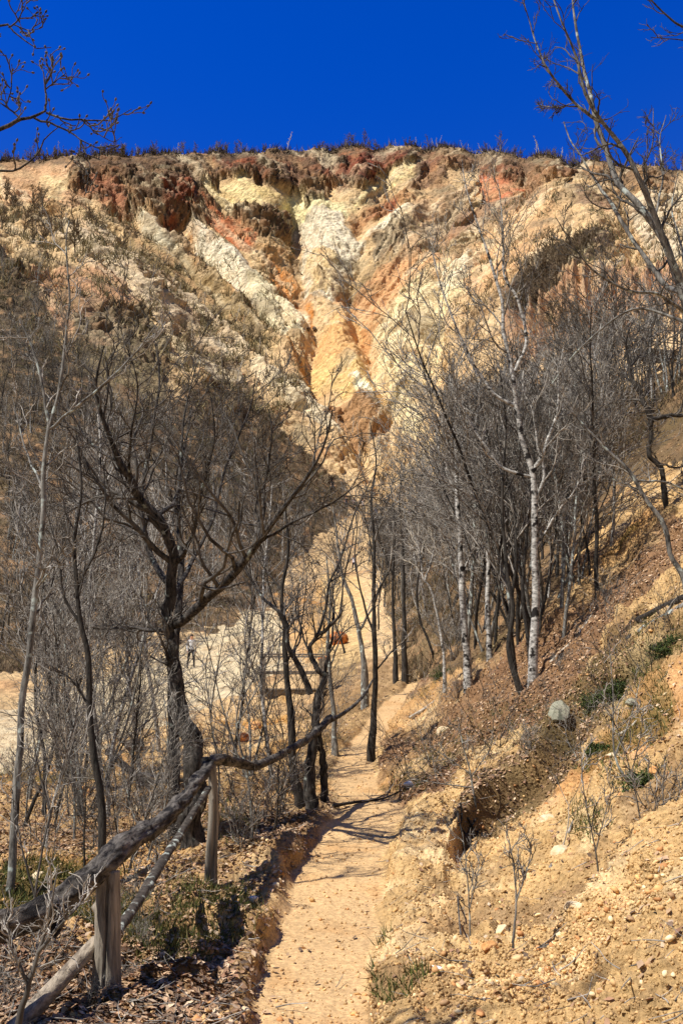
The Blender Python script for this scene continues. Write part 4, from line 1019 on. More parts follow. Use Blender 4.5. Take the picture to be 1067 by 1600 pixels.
scatter(34, [(560,440),(640,400),(700,330),(850,300),(860,330),(730,380),(640,430),(600,460)], [far_protos[0], far_protos[4], far_protos[3]], 'bare_shrub', 'shrub on the grey slope above the ravine', 'shrub', 'shrubs on the grey slope', 150, 300, .6, 1.1, 11, mind=8)
scatter(22, [(0,270),(120,340),(200,420),(60,430),(0,400)], [far_protos[2], far_protos[1], far_protos[0]], 'bare_tree', 'tree below the rim at the upper left', 'tree', 'small trees below the left rim', 150, 300, 1.0, 1.9, 12, mind=10)
scatter(26, [(430,560),(560,640),(640,700),(600,760),(520,730),(440,660)], [far_protos[0], far_protos[4], far_protos[3]], 'bare_shrub', 'shrub on the broken cliff foot', 'shrub', 'shrubs at the cliff foot', 120, 260, .6, 1.1, 13, mind=9)
# the row of saplings along the rim
R = random.Random(77)
rc = [R.uniform(-.4, .4) for _ in range(26)]
for k in range(290):
    u = min(max(R.gauss(R.choice(rc), .012), -.41), .41) if R.random() < .6 else R.uniform(-0.40, 0.40)
    top = float(np.interp(u, Uu, TOPD[0]))
    y = top + R.uniform(-2, 4); x = u * y
    pr = far_protos[R.choice([0, 0, 1, 2, 4, 4, 4, 4, 3, 5])]
    s = R.uniform(.35, 1.1) * (1.45 if R.random() < .10 else 1)
    hs = ['far left', 'left', 'centre left', 'centre', 'centre right', 'right', 'far right'][min(max(int((u + .4) / .8 * 7), 0), 6)]
    place(pr, 'rim_sapling', (x, y, zt(x, y) - .1), R.uniform(0, 6.28), s, LOOK[id(pr)] + ' bare sapling against the sky along the rim, ' + hs, 'sapling', 'saplings along the rim')
# undergrowth near the viewer
scatter(18, [(0,1250),(120,1200),(330,1180),(470,1200),(470,1290),(400,1330),(300,1420),(200,1470),(0,1500)], shrub_protos, 'bare_shrub', 'tangled shrub left of the path', 'shrub', 'undergrowth left of the path', 8.6, 24, .35, .75, 21, mind=26)
scatter(18, [(0,1240),(300,1180),(440,1240),(320,1400),(240,1440),(0,1490)], near_protos + shrub_protos[:2], 'young_tree', 'thin young tree in the leaf litter beyond the rail', 'sapling', 'young trees beyond the rail', 8.2, 22, .16, .36, 27, mind=24)
scatter(10, [(0,1480),(200,1470),(330,1410),(380,1500),(340,1600),(0,1600)], shrub_protos, 'dry_shrub', 'twiggy plant beneath the fence rail', 'shrub', 'low plants beneath the rail', 4.4, 8, .12, .24, 22, mind=25)
scatter(20, [(610,1060),(840,1080),(900,1000),(1060,900),(1060,1050),(900,1180),(740,1260),(640,1240)], shrub_protos, 'bare_shrub', 'low shrub on the bank right of the path', 'shrub', 'low shrubs on the right bank', 7, 34, .2, .5, 23, mind=30)
scatter(14, [(560,900),(760,880),(800,1000),(700,1050),(620,1050)], shrub_protos, 'bare_shrub', 'shrub on the brown slope above the path', 'shrub', 'shrubs on the brown slope', 16, 70, .7, 1.5, 25, mind=20)
scatter(10, [(500,1060),(570,1060),(560,1120),(500,1240),(450,1250)], shrub_protos, 'bare_shrub', 'low shrub on the left edge of the upper path', 'shrub', 'shrubs left of the upper path', 11, 34, .25, .55, 26, mind=14)
scatter(7, [(0,1040),(190,1040),(340,1100),(450,1080),(470,1180),(300,1180),(0,1200)], shrub_protos, 'bare_shrub', 'leafless shrub beside the dry stream bed', 'shrub', 'shrubs beside the stream bed', 13, 60, .5, 1.1, 24, mind=24)
# ------------------------------------------------------------------ logs, posts, fence
def log_mesh(name, pts, rad, mat, S=18, K=40, crack=None, rough_=0.12, flat=None, seed=0, origin=(0, 0, 0), knots=0):
    c = catmull(pts, K); R = np.random.default_rng(seed)
    rr = np.interp(np.linspace(0, 1, K), np.linspace(0, 1, len(rad)), rad)
    t = np.gradient(c, axis=0); t /= np.linalg.norm(t, axis=1, keepdims=True)
    ref = np.array([1., .1, 0]) if abs(t[:, 2].mean()) > .7 else np.array([0, 0, 1.])
    a = np.cross(t, ref); a /= np.linalg.norm(a, axis=1, keepdims=True); b = np.cross(t, a)
    th = np.arange(S) * 2 * math.pi / S
    prof = np.ones((K, S))
    prof += 0.07 * np.cos(2 * th + 1)[None] + 0.05 * np.cos(3 * th + seed)[None]
    if flat: prof *= (1 - flat * (np.abs(np.cos(2 * th)) ** 3))[None]
    L = np.linspace(0, 1, K)[:, None] * np.linalg.norm(c[-1] - c[0])
    prof += rough_ * fbm(np.cos(th)[None] * 1.6 + 0 * L + seed, np.sin(th)[None] * 1.6 + 0 * L, L * 5.0, 4)
    prof += rough_ * 0.6 * fbm(np.cos(th)[None] * 6 + 0 * L + seed, np.sin(th)[None] * 6 + 0 * L, L * 3.0, 3)
    if crack is not None:
        dth = np.abs((th[None] - crack - 0.25 * np.sin(L * 2.0) + math.pi) % (2 * math.pi) - math.pi)
        prof -= 0.45 * np.exp(-(dth / (0.07 if S > 40 else .13)) ** 2)
    for q in range(knots):
        k0 = R.integers(4, K - 4); t0_ = R.random() * 6.28
        dth = np.abs((th[None] - t0_ + math.pi) % (2 * math.pi) - math.pi); dk = np.abs(np.arange(K)[:, None] - k0)
        prof += 0.35 * np.exp(-(dth / .35) ** 2 - (dk / 1.3) ** 2)
    ring = a[:, None] * np.cos(th)[None, :, None] + b[:, None] * np.sin(th)[None, :, None]
    v = c[:, None] + ring * (rr[:, None] * prof)[..., None]
    vi = np.arange(K * S).reshape(K, S); nx = np.roll(vi, -1, 1)
    q = np.stack([vi[:-1], nx[:-1], nx[1:], vi[1:]], -1).reshape(-1, 4)
    V_ = np.concatenate([v.reshape(-1, 3), c[:1] - t[:1] * 0.004, c[-1:] + t[-1:] * 0.006]) - np.asarray(origin)
    c0, c1 = K * S, K * S + 1
    tri = np.concatenate([np.stack([nx[0], vi[0], np.full(S, c0)], -1), np.stack([vi[-1], nx[-1], np.full(S, c1)], -1)])
    fl = np.concatenate([q.reshape(-1), tri.reshape(-1)]); lt = np.concatenate([np.full(len(q), 4), np.full(len(tri), 3)])
    return new_mesh(name, V_, fl, lt, mat)

def LP(*l): return np.array([P(*p) for p in l])
gz = lambda p: zt(p[0], p[1])
fence = empty('rustic_fence', P(165, 1600, 5.0)); tag(fence, 'rustic fence of knotty log rails on split posts left of the path', 'fence')
fo = np.array(fence.location)
def fpart(name, me): return add(name, me, fence)
t_ = P(168, 1362, 5.08); b_ = P(163, 1640, 5.02); b_[2] = gz(b_) - .25
fpart('post', log_mesh('post', [b_, (b_ * .3 + t_ * .7) + [.007, 0, 0], t_], [.076, .072, .066, .060], W_post, S=72, K=70, crack=2.95, rough_=.13, flat=.10, seed=3, origin=fo, knots=2))
t2 = P(331, 1196, 7.98); b2 = P(333, 1398, 7.98); b2[2] = gz(b2) - .2
fpart('post', log_mesh('post', [b2, b2 * .7 + t2 * .3 + [-.012, 0, 0], b2 * .3 + t2 * .7 + [.014, 0, 0], t2], [.055, .05, .04, .036], W_post, S=20, K=40, crack=3.3, rough_=.14, seed=5, origin=fo, knots=3))
r_ = LP((-110,1462,4.2),(-40,1450,4.4),(20,1440,4.55),(70,1420,4.7),(115,1392,4.85),(165,1348,5.1),(200,1318,5.45),(240,1293,6.0),(280,1258,6.7),(305,1225,7.3),(322,1203,7.8),(329,1188,8.02))
rail_o = fpart('rail', log_mesh('rail', r_, [.066, .062, .058, .053, .049, .044, .041], W_rail, S=28, K=170, rough_=.55, seed=8, origin=fo, knots=24))
r2 = LP((324,1190,7.9),(345,1187,8.2),(375,1192,8.7),(400,1196,9.1),(425,1186,9.6),(450,1173,10.1),(487,1150,10.9),(515,1122,11.8))
fpart('rail', log_mesh('rail', r2, [.042, .04, .036, .038, .044], W_rail, S=16, K=110, rough_=.5, seed=9, origin=fo, knots=14))
r3 = LP((505,1132,11.6),(540,1112,12.6),(565,1090,13.6),(584,1060,15.2))
fpart('rail', log_mesh('rail', r3, [.03, .022, .016], W_rail, S=10, K=40, rough_=.4, seed=10, origin=fo, knots=2))
fpart('brace', log_mesh('brace', LP((-30,1660,4.3),(30,1600,4.55),(90,1538,4.8),(152,1472,5.1)), [.042, .041, .037], W_plank, S=18, K=50, crack=1.3, rough_=.12, flat=.12, seed=12, origin=fo))
W_lich = wood_material('lichened_branch_bark', (40, 36, 33), (92, 84, 76), 26, 0.01, 0.5, stretch=(1, 1, 1), patch=(176, 182, 172), patch_amt=0.60, patch_scale=14)
fpart('brace', log_mesh('brace', LP((178,1462,5.15),(210,1418,5.6),(240,1370,6.1),(285,1298,7.0),(326,1232,7.9)), [.027, .030, .026, .024], W_lich, S=14, K=70, rough_=.2, seed=13, origin=fo, knots=6))
# broken stub under the rail
add('stub', log_mesh('stub', LP((92,1425,4.75),(88,1452,4.70),(84,1466,4.68)), [.05, .035, .012], W_rail, S=12, K=14, rough_=.35, seed=15, origin=fo), rail_o)

# ------------------------------------------------------------------ rocks
def rock_material(name, c1, c2, c3):
    m = wood_material(name, c1, c2, 4.5, 0.03, 0.48, stretch=(1, 1, 1), patch=c3, patch_amt=0.58, patch_scale=7); return m
RK = {'cream': rock_material('cream_rock', (206, 176, 132), (240, 222, 186), (226, 190, 136)), 'ochre': rock_material('ochre_rock', (176, 120, 66), (222, 172, 112), (140, 92, 56)),
      'orange': rock_material('orange_rock', (170, 92, 44), (214, 138, 76), (110, 64, 38)), 'grey': rock_material('grey_green_rock', (122, 124, 106), (176, 172, 150), (96, 98, 84)),
      'white': rock_material('white_rock', (214, 206, 196), (246, 240, 230), (226, 214, 190)), 'dark': rock_material('dark_rock', (70, 58, 48), (124, 102, 82), (52, 44, 38))}
import bmesh
def rock_mesh(name, size, seed, mat, sub_=3, cuts=9):
    bm = bmesh.new(); bmesh.ops.create_icosphere(bm, subdivisions=sub_, radius=1.0)
    co = np.array([v.co[:] for v in bm.verts]); R = np.random.default_rng(seed)
    for k in range(cuts):
        n = R.normal(size=3); n /= np.linalg.norm(n); d = R.uniform(.55, .85); h = co @ n - d
        co = co - np.maximum(h, 0)[:, None] * n * 0.95
    nz = fbm(co[:, 0] * 1.7 + seed, co[:, 1] * 1.7, co[:, 2] * 1.7, 4)
    co = co * (1 + 0.14 * nz)[:, None] * np.array(size)
    for v, c in zip(bm.verts, co): v.co = c
    me = bpy.data.meshes.new(name); bm.to_mesh(me); bm.free(); me.materials.append(mat); return me
def rock(px, py, wpx, kind, label, seed, asp=(1, .8, .7), d=None, tilt=(0, 0, 0), sink=.25, cat='rock', name='rock'):
    g = ground_pt(px, py) if d is None else P(px, py, d)
    r = wpx * 0.5 / FPX * g[1]
    o = add(name, rock_mesh(name, (r * asp[0], r * asp[1], r * asp[2]), seed, RK[kind], 3 if wpx > 12 else 2)); o.location = (g[0], g[1], g[2] + r * asp[2] * (1 - 2 * sink)); o.rotation_euler = tilt
    tag(o, label, cat, 'loose rocks'); return o
rock(905,1462,44,'cream','large pale stone hanging in the clay bank, lower right',1,(1,.8,.75))
rock(767,1538,26,'ochre','round orange-tan stone low on the right bank',2,(1,.9,.8))
rock(880,1345,38,'cream','pale yellow stone embedded in the bank above the large one',3,(1,.7,.9))
rock(782,1490,26,'cream','upright pink-cream stone on the lower bank',4,(.7,.6,1.2), tilt=(0,.4,0))
rock(613,1490,30,'cream','flat pale stone right beside the sandy path',5,(1,.8,.5), tilt=(0,-.3,.4))
rock(679,1572,24,'white','white stone at the bottom edge between path and bank',6,(1,.8,.5))
rock(874,1140,52,'grey','grey-green slab tilted against the turf lip',27,(1.0,.16,.62), tilt=(-.6,-.75,.35), sink=.2)
rock(528,1012,32,'orange','bright orange boulder above the stream bed',8,(1,.9,.85), d=None)
rock(506,1040,20,'orange','smaller orange rock below the bright orange boulder',9)
rock(210,1182,34,'dark','brown boulder on the stream bed left of the oak',10)
rock(395,1145,30,'ochre','ochre boulder behind the second fence post',11)
rock(396,1428,16,'white','small white stone under the leafy path edge',12)
rock(962,1192,52,'cream','flat cream stone lying among leaves at right',13,(1,.8,.35))
rock(990,1105,26,'grey','small grey-green stone near the right edge',14)
rock(694,1146,26,'cream','cream stone on the bank just right of the path tree',15)
rock(855,1295,30,'cream','cream stone among twigs on the right bank',16)
rock(640,1240,20,'white','white stone on the path\'s right edge at the bend',17)
rock(1030,1210,34,'ochre','reddish-tan stone at the right edge under the dry shrub',18,(1,.7,.5))
rock(430,1395,14,'cream','cream pebble stone on the left path edge in the rail shadow',19)
rock(380,1590,22,'cream','cream stone at the bottom left edge of the path',20)
rock(60,1390,40,'cream','cream boulder below the rail, left foreground',21)
rock(220,1275,34,'cream','cream boulder left of the oak trunk base',22)
rock(130,1240,30,'ochre','ochre stone below the stream bed',23)
rock(930,985,22,'cream','cream stone on the sandy slope under the arching stem',24)
rock(380,1165,24,'orange','orange stone behind the thin rail',25)
# darker blocks that have fallen down the cliff
RR = random.Random(9)
blockp = [rock_mesh('cliff_block', (1, .9, .8), 60 + i, RK['dark' if i < 3 else 'orange'], 2) for i in range(4)]
for (x, y, s) in [(402,402,16),(440,404,17),(432,360,12),(395,395,9),(470,425,8),(480,520,14),(492,512,10),(405,300,9),(250,350,10),(215,352,8),(455,352,11),(575,296,8),(590,350,9),(560,330,8),(545,312,8),(552,300,7),
                   (500,300,10),(520,315,10),(350,420,7),(385,470,7),(410,520,9),(430,560,9),(455,600,11),(500,660,14),(520,668,12),(470,640,10),(560,600,8),(575,590,9),(560,585,7),(600,530,6),(610,540,6),(330,395,8),(300,390,7),(360,440,6),
                   (420,585,9),(445,625,8),(530,655,10),(600,690,9),(380,600,10),(350,575,8),(700,480,5),(660,500,5),(540,520,5),(700,400,6),(820,500,9),(900,470,8),(850,480,8)]:
    g = ground_pt(x, y, 100)
    if g is None: continue
    i = RR.randrange(3) if RR.random() < .8 else 3; r = s * .5 / FPX * g[1]
    o = add('fallen_block', blockp[i]); o.location = (g[0], g[1] - r * .3, g[2]); o.scale = (r, r, r * RR.uniform(.7, 1.1)); o.rotation_euler = (RR.uniform(-.5, .5), RR.uniform(-.5, .5), RR.uniform(0, 6))
    hs = 'left' if x < 400 else 'centre left' if x < 480 else 'centre' if x < 560 else 'centre right' if x < 640 else 'right'
    vs = 'just below the rim' if y < 340 else 'high' if y < 430 else 'half-way down' if y < 560 else 'low'
    tag(o, ('rust-red' if i == 3 else ['dark brown', 'blackish', 'dark jagged'][i]) + ' block lying ' + vs + ' on the cliff, ' + hs, 'rock', 'fallen blocks on the cliff')

# ------------------------------------------------------------------ fallen wood
def lying(name, label, cat, spec, w0, w1, mat, seed, lift=.02, twigs=0):
    pts = []
    for (px, py) in spec:
        g = ground_pt(px, py); g[2] += lift; pts.append(g)
    pts = np.array(pts); d0 = pts[:, 1].mean(); org = pts[0].copy()
    if twigs:
        root = empty(name, org); tag(root, label, cat)
        add('stem', log_mesh('stem', pts, [w0 * .5 / FPX * d0, w1 * .5 / FPX * d0], mat, S=12, K=36, rough_=.25, seed=seed, origin=org, knots=3), root)
        R = np.random.default_rng(seed); c = catmull(pts, 26)[None]; r = np.linspace(w0, w1, 26)[None] * .5 / FPX * d0
        p1, r1 = spawn(c, r, twigs, .2, 1, .35, .7, .2, .05, 8, .5, .004, R); p2, r2 = spawn(p1, r1, 3, .2, 1, .5, .7, .2, .05, 5, .7, .003, R)
        T = Tubes(); T.add(p1, r1, 4); T.add(p2, r2, 3); add('twigs', T.mesh('twigs', W_twig, org), root)
    else:
        o = add(name, log_mesh(name, pts, [w0 * .5 / FPX * d0, w1 * .5 / FPX * d0], mat, S=12, K=36, rough_=.3, seed=seed, origin=org, knots=3)); o.location = tuple(org); tag(o, label, cat)
lying('fallen_log', 'weathered grey log lying on moss near the right edge', 'log', [(985,1012),(1010,1000),(1040,985),(1075,965)], 16, 11, W_grey, 51, .05, 5)
lying('fallen_log', 'dark rotten log behind the weathered grey one', 'log', [(1000,985),(1040,968),(1075,955)], 15, 12, W_dark, 52, .06)
lying('fallen_branch', 'pale stick lying among leaves right of the slab', 'branch', [(960,1158),(985,1140),(1008,1112)], 5, 3, W_pale, 53)
lying('fallen_branch', 'curved pale branch at the foot of the left birch', 'branch', [(640,1130),(670,1110),(705,1085),(730,1075)], 5, 2, W_pale, 54, .04, 4)
lying('fallen_branch', 'dark bent branch lying below the oak on the left', 'branch', [(170,1190),(200,1215),(230,1235),(300,1238)], 14, 5, W_dark, 55, .12, 4)
lying('fallen_branch', 'thin branch slanting across the bank beside the pale yellow stone', 'branch', [(860,1380),(880,1330),(905,1290),(945,1270)], 5, 3, W_twig, 56, .03, 3)
lying('fallen_branch', 'broken branch lying across the path edge at the bend', 'branch', [(520,1268),(560,1258),(600,1250),(640,1240)], 5, 2, W_dark, 57, .02, 3)
lying('fallen_branch', 'long thin twig curving over the lower bank', 'branch', [(715,1420),(722,1490),(745,1550),(780,1570)], 3, 2, W_twigd, 58)
lying('fallen_branch', 'grey branch on the slope beneath the white birches', 'branch', [(860,1040),(880,1020),(900,1005),(930,960)], 6, 2, W_pale, 59, .04, 4)
# exposed roots under the torn turf
org = ground_pt(715, 1330); rt = empty('exposed_roots', org); tag(rt, 'tangle of dark roots hanging from the torn turf edge', 'roots')
R = np.random.default_rng(61)
for k in range(16):
    x = 700 + 60 * R.random(); y = 1300 - 0.55 * (x - 700) + R.uniform(-6, 6); h0 = ground_pt(x, y)
    p = [h0 + [0, 0, .05]]
    d = np.array([R.normal() * .2, -.45, -.9])
    for j in range(6):
        d = d + R.normal(size=3) * .28; d /= np.linalg.norm(d); p.append(p[-1] + d * R.uniform(.05, .11))
    add('root', log_mesh('root', np.array(p), [.011, .003], W_dark, S=6, K=14, rough_=.1, seed=k, origin=org), rt)

# ------------------------------------------------------------------ leaf litter, stones, grass
flat_i = np.arange(NR * NC).reshape(NR, NC)
cand_rows = np.where((D > 3.7) & (D < 34))[0]; cand_cols = np.where(np.abs(Uu) < 0.42)[0]
def sample(n, R, wfun, dmax=34, power=0.35):
    rows = cand_rows[D[cand_rows] < dmax]
    w = 1 / D[rows] ** power; w /= w.sum()
    # rows are already closer together near the viewer
    i = R.choice(rows, size=n * 6, p=w); j = R.choice(cand_cols, size=n * 6)
    keep = R.random(n * 6) < wfun(i, j); i, j = i[keep][:n], j[keep][:n]
    fx = R.random(len(i)); fy = R.random(len(i))
    p = V[flat_i[i, j]] * (1 - fx)[:, None] + V[flat_i[i, j + 1]] * fx[:, None]
    p = p + (V[flat_i[i + 1, j]] - V[flat_i[i, j]]) * fy[:, None]
    return p, NN[i, j], i, j
leafmask = np.clip(leftnear * sm(0.5, -0.4, m_sc) * 0.95 + (mould | mould2) * sm(0.3, -0.3, m_sc + .3 * m_fn) * 0.75 + 0.06, 0, 1) * np.clip(soft, 0.05, 1) * (1 - 0.82 * (inpoly(PX, PY, [(480,1700),(620,1330),(700,1330),(820,1200),(1100,1230),(1100,1700)])))
stonemask = (0.10 + 0.90 * sm(.0, .4, fbm(X / 1.1 + 70, Y / 1.1, Z * 0, 3))) * np.clip(soft, 0.10, 1)
def quads_cloud(name, P0, N0, size, cols, mat, R, curl=.5, aspect=.5, lift=.01, stand=0.35):
    n = len(P0)
    nrm = N0 + R.normal(size=(n, 3)) * stand; nrm /= np.linalg.norm(nrm, axis=1, keepdims=True)
    a = np.cross(nrm, R.normal(size=(n, 3))); a /= np.linalg.norm(a, axis=1, keepdims=True); b = np.cross(nrm, a)
    s = size[:, None]; P0 = P0 + nrm * lift * (0.3 + R.random((n, 1)))
    cu = (curl * R.uniform(-.4, 1, n))[:, None]
    v = np.stack([P0 - a * s * .5, P0 - a * s * .05 + b * s * aspect * .5 + nrm * s * cu * .35, P0 + a * s * .5 + nrm * s * cu * .3, P0 - a * s * .05 - b * s * aspect * .5 + nrm * s * cu * .35,
                  P0 + a * s * .08 - nrm * s * cu * .05], 1)
    vi = np.arange(n * 5).reshape(n, 5)
    f = np.stack([vi[:, [0, 1, 4]], vi[:, [1, 2, 4]], vi[:, [2, 3, 4]], vi[:, [3, 0, 4]]], 1).reshape(-1)
    me = new_mesh(name, v.reshape(-1, 3), f, np.full(n * 4, 3), mat, np.repeat(cols, 5, 0), smooth=False)
    return add(name, me)
def attr_mat(name, rough__=.8, trans=0.0):
    m = bpy.data.materials.new(name); m.use_nodes = True; n = m.node_tree.nodes; l = m.node_tree.links; b = n['Principled BSDF']
    b.inputs['Roughness'].default_value = rough__; b.inputs['Specular IOR Level'].default_value = .2
    at = n.new('ShaderNodeAttribute'); at.attribute_name = 'soil'
    tc = n.new('ShaderNodeTexCoord'); nz = n.new('ShaderNodeTexNoise'); nz.inputs['Scale'].default_value = 60; l.new(tc.outputs['Object'], nz.inputs['Vector'])
    mr_ = n.new('ShaderNodeMapRange'); mr_.inputs['To Min'].default_value = .7; mr_.inputs['To Max'].default_value = 1.3; l.new(nz.outputs['Fac'], mr_.inputs['Value'])
    mx = n.new('ShaderNodeMix'); mx.data_type = 'RGBA'; mx.blend_type = 'MULTIPLY'; mx.inputs['Factor'].default_value = 1
    l.new(at.outputs['Color'], mx.inputs['A']); l.new(mr_.outputs['Result'], mx.inputs['B']); l.new(mx.outputs['Result'], b.inputs['Base Color'])
    return m
M_leaf = attr_mat('dry_leaf'); M_grass = attr_mat('grass_blade'); M_stone = attr_mat('gravel_stone', .9)
R = np.random.default_rng(71)
def pick(pal, n, R, jit=.12):
    pal = np.array([srgb(*c) for c in pal]); c = pal[R.integers(0, len(pal), n)]; return np.clip(c * (1 + R.normal(size=(n, 1)) * jit), .01, .9)
pl, nl_, i_, j_ = sample(85000, R, lambda i, j: leafmask[i, j])
o = quads_cloud('fallen_leaves', pl, nl_, R.uniform(.026, .06, len(pl)), pick([(164,130,100),(138,108,84),(188,156,124),(108,88,72),(150,114,88),(96,80,68),(176,146,112),(202,176,146)], len(pl), R), M_leaf, R, aspect=.55, lift=.015)
tag(o, kind='stuff')
# stones
bm = bmesh.new(); bmesh.ops.create_icosphere(bm, subdivisions=1, radius=1.0); bm.verts.ensure_lookup_table()
ico = np.array([v.co[:] for v in bm.verts]); icf = np.array([[v.index for v in f.verts] for f in bm.faces]); bm.free()
def stones(name, n, smin, smax, pal, mask, seed, dmax=34):
    R = np.random.default_rng(seed); ps, ns, i, j = sample(n, R, lambda i, j: mask[i, j], dmax); n = len(ps)
    size = smin * (smax / smin) ** (R.random(n) ** 3.2)
    ax = R.normal(size=(n, 3, 3)); qm, _ = np.linalg.qr(ax)
    sh = R.uniform(.55, 1.1, (n, 3))
    v = np.repeat(ico[None], n, 0)
    for c_ in range(5):                       # broken faces
        nn = R.normal(size=(n, 3)); nn /= np.linalg.norm(nn, axis=1, keepdims=True)
        h_ = np.maximum(np.einsum('nki,ni->nk', v, nn) - R.uniform(.25, .6, (n, 1)), 0); v = v - h_[..., None] * nn[:, None]
    v = v * (1 + R.normal(size=(n, len(ico), 1)) * .06); v = v * sh[:, None]; v = np.einsum('nij,nkj->nki', qm, v) * size[:, None, None]
    v[..., 2] *= .8; v = v + ps[:, None] + np.array([0, 0, 1.]) * (size * .15)[:, None, None]
    f = (icf[None] + (np.arange(n) * len(ico))[:, None, None]).reshape(-1)
    me = new_mesh(name, v.reshape(-1, 3), f, np.full(n * len(icf), 3), M_stone, np.repeat(pick(pal, n, R), len(ico), 0), smooth=False)
    tag(add(name, me), kind='stuff')
pal_s = [(222,182,128),(214,170,112),(230,194,142),(234,208,164),(204,156,104),(196,142,92),(222,180,124),(170,136,100)]
stones('gravel', 26000, .004, .036, pal_s, stonemask, 81)
# crumbs of the soil itself
def crumbs(n, seed):
    R = np.random.default_rng(seed); ps, ns, i, j = sample(n, R, lambda i, j: np.clip(soft[i, j], .16, 1) * (0.25 + 0.75 * stonemask[i, j]) * (1 - .6 * leafmask[i, j]), 34); n = len(ps)
    size = .003 * (.017 / .003) ** (R.random(n) ** 2.0) * (ps[:, 1] / 6) ** .4
    oc = np.array([[1,0,0],[-1,0,0],[0,1,0],[0,-1,0],[0,0,1],[0,0,-1.]]); f = np.array([[0,2,4],[2,1,4],[1,3,4],[3,0,4],[2,0,5],[1,2,5],[3,1,5],[0,3,5]])
    qm, _ = np.linalg.qr(R.normal(size=(n, 3, 3)))
    v = oc[None] * R.uniform(.5, 1.2, (n, 6, 1)); v = np.einsum('nij,nkj->nki', qm, v) * size[:, None, None] + ps[:, None] + ns[:, None] * (size * .3)[:, None, None]
    cc = np.repeat(np.clip(COLS[flat_i[i, j]] * R.uniform(.75, 1.2, (n, 1)), .01, .9), 6, 0)
    fl = (f[None] + (np.arange(n) * 6)[:, None, None]).reshape(-1)
    tag(add('soil_crumbs', new_mesh('soil_crumbs', v.reshape(-1, 3), fl, np.full(n * 8, 3), M_stone, cc, smooth=False)), kind='stuff')
crumbs(150000, 83)
# grass and moss
gm = np.clip(((mould | mould2) * 1.0 + leftnear * 1.0) * sm(0.22, 0.5, m_sc), 0, 1) * np.clip(soft, 0, 1) * (DD < 22)
green = [(840,1130,70,36),(930,1105,70,38),(985,1060,80,45),(1040,1010,60,40),(940,1185,40,26),(780,1140,80,40),(690,1170,60,50),(330,1440,90,60),(360,1300,50,40),(250,1500,90,50),(600,1480,26,14),(570,1405,26,12),(640,1230,40,30),(640,1590,40,16),(590,1560,30,14),(1000,1220,60,34),(930,1300,40,34),(660,1090,30,16)]
for (x, y, a, b_r) in green:
    gm = np.maximum(gm, 0.9 * sm(1.1, .5, np.sqrt(((QX - x) / a) ** 2 + ((QY - y) / b_r) ** 2)) * (DD < 30) * np.clip(soft, 0, 1))
pg, ng, i_, j_ = sample(42000, R, lambda i, j: gm[i, j], 30)
n = len(pg); hgt = R.uniform(.03, .11, n) ; dr = R.normal(size=(n, 3)) * .55 + np.array([0, 0, 1.]); dr /= np.linalg.norm(dr, axis=1, keepdims=True)
sd2 = np.cross(dr, R.normal(size=(n, 3))); sd2 /= np.linalg.norm(sd2, axis=1, keepdims=True)
v = np.stack([pg - sd2 * .004, pg + sd2 * .004, pg + dr * hgt[:, None]], 1)
me = new_mesh('grass', v.reshape(-1, 3), np.arange(n * 3), np.full(n, 3), M_grass, np.repeat(pick([(84,90,40),(64,74,34),(108,104,54),(52,60,30),(128,114,74)], n, R), 3, 0), smooth=False)
tag(add('grass', me), kind='stuff')
# dry weeds, brushwood and litter covering the wooded slopes
def cover(name, n, mask, pal, h0, h1, wd, seed, d0, d1):
    R = np.random.default_rng(seed); rows = np.where((D > d0) & (D < d1))[0]
    i = R.choice(rows, size=n * 5); j = R.choice(cand_cols, size=n * 5); k_ = R.random(n * 5) < mask[i, j]; i, j = i[k_][:n], j[k_][:n]; n = len(i)
    p = V[flat_i[i, j]]; hh = R.uniform(h0, h1, n); dr = R.normal(size=(n, 3)) * .55 + np.array([0, 0, 1.]); dr /= np.linalg.norm(dr, axis=1, keepdims=True)
    sd_ = np.cross(dr, R.normal(size=(n, 3))); sd_ /= np.linalg.norm(sd_, axis=1, keepdims=True); w_ = wd * (p[:, 1] / 40)[:, None]
    v = np.stack([p - sd_ * w_, p + sd_ * w_, p + dr * (hh * (p[:, 1] / 60) ** .5)[:, None]], 1)
    tag(add(name, new_mesh(name, v.reshape(-1, 3), np.arange(n * 3), np.full(n, 3), M_grass, np.repeat(pick(pal, n, R, .25), 3, 0), smooth=False)), kind='stuff')
slope_mask = (rightslope | leftslope) * (0.25 + 0.75 * sm(-.2, .3, midn))
cover('brushwood', 70000, slope_mask, [(70,60,48),(104,88,68),(48,42,34),(140,124,100),(84,80,44),(120,96,70)], .25, .9, .012, 91, 26, 160)
cover('brushwood', 24000, np.maximum(((PX < 460) & (PY > 330) & (PY < 660)) * sm(-.1, .4, n_md), .45 * ((PX > 640) & (PY > 290) & (PY < 640)) * sm(0, .4, n_md)) * (DD > 120), [(120,106,76),(150,134,96),(96,90,60)], .6, 1.7, .02, 92, 120, 270)
cover('brushwood', 9000, ((DD > TOPD - 2) & (DD < TOPD + 4)) * (0.15 + sm(-.2, .3, fbm(X / 5, Y / 5, Z * 0, 3))), [(86,74,58),(64,56,46),(120,106,84),(50,44,38)], .5, 1.5, .02, 93, 270, 304)
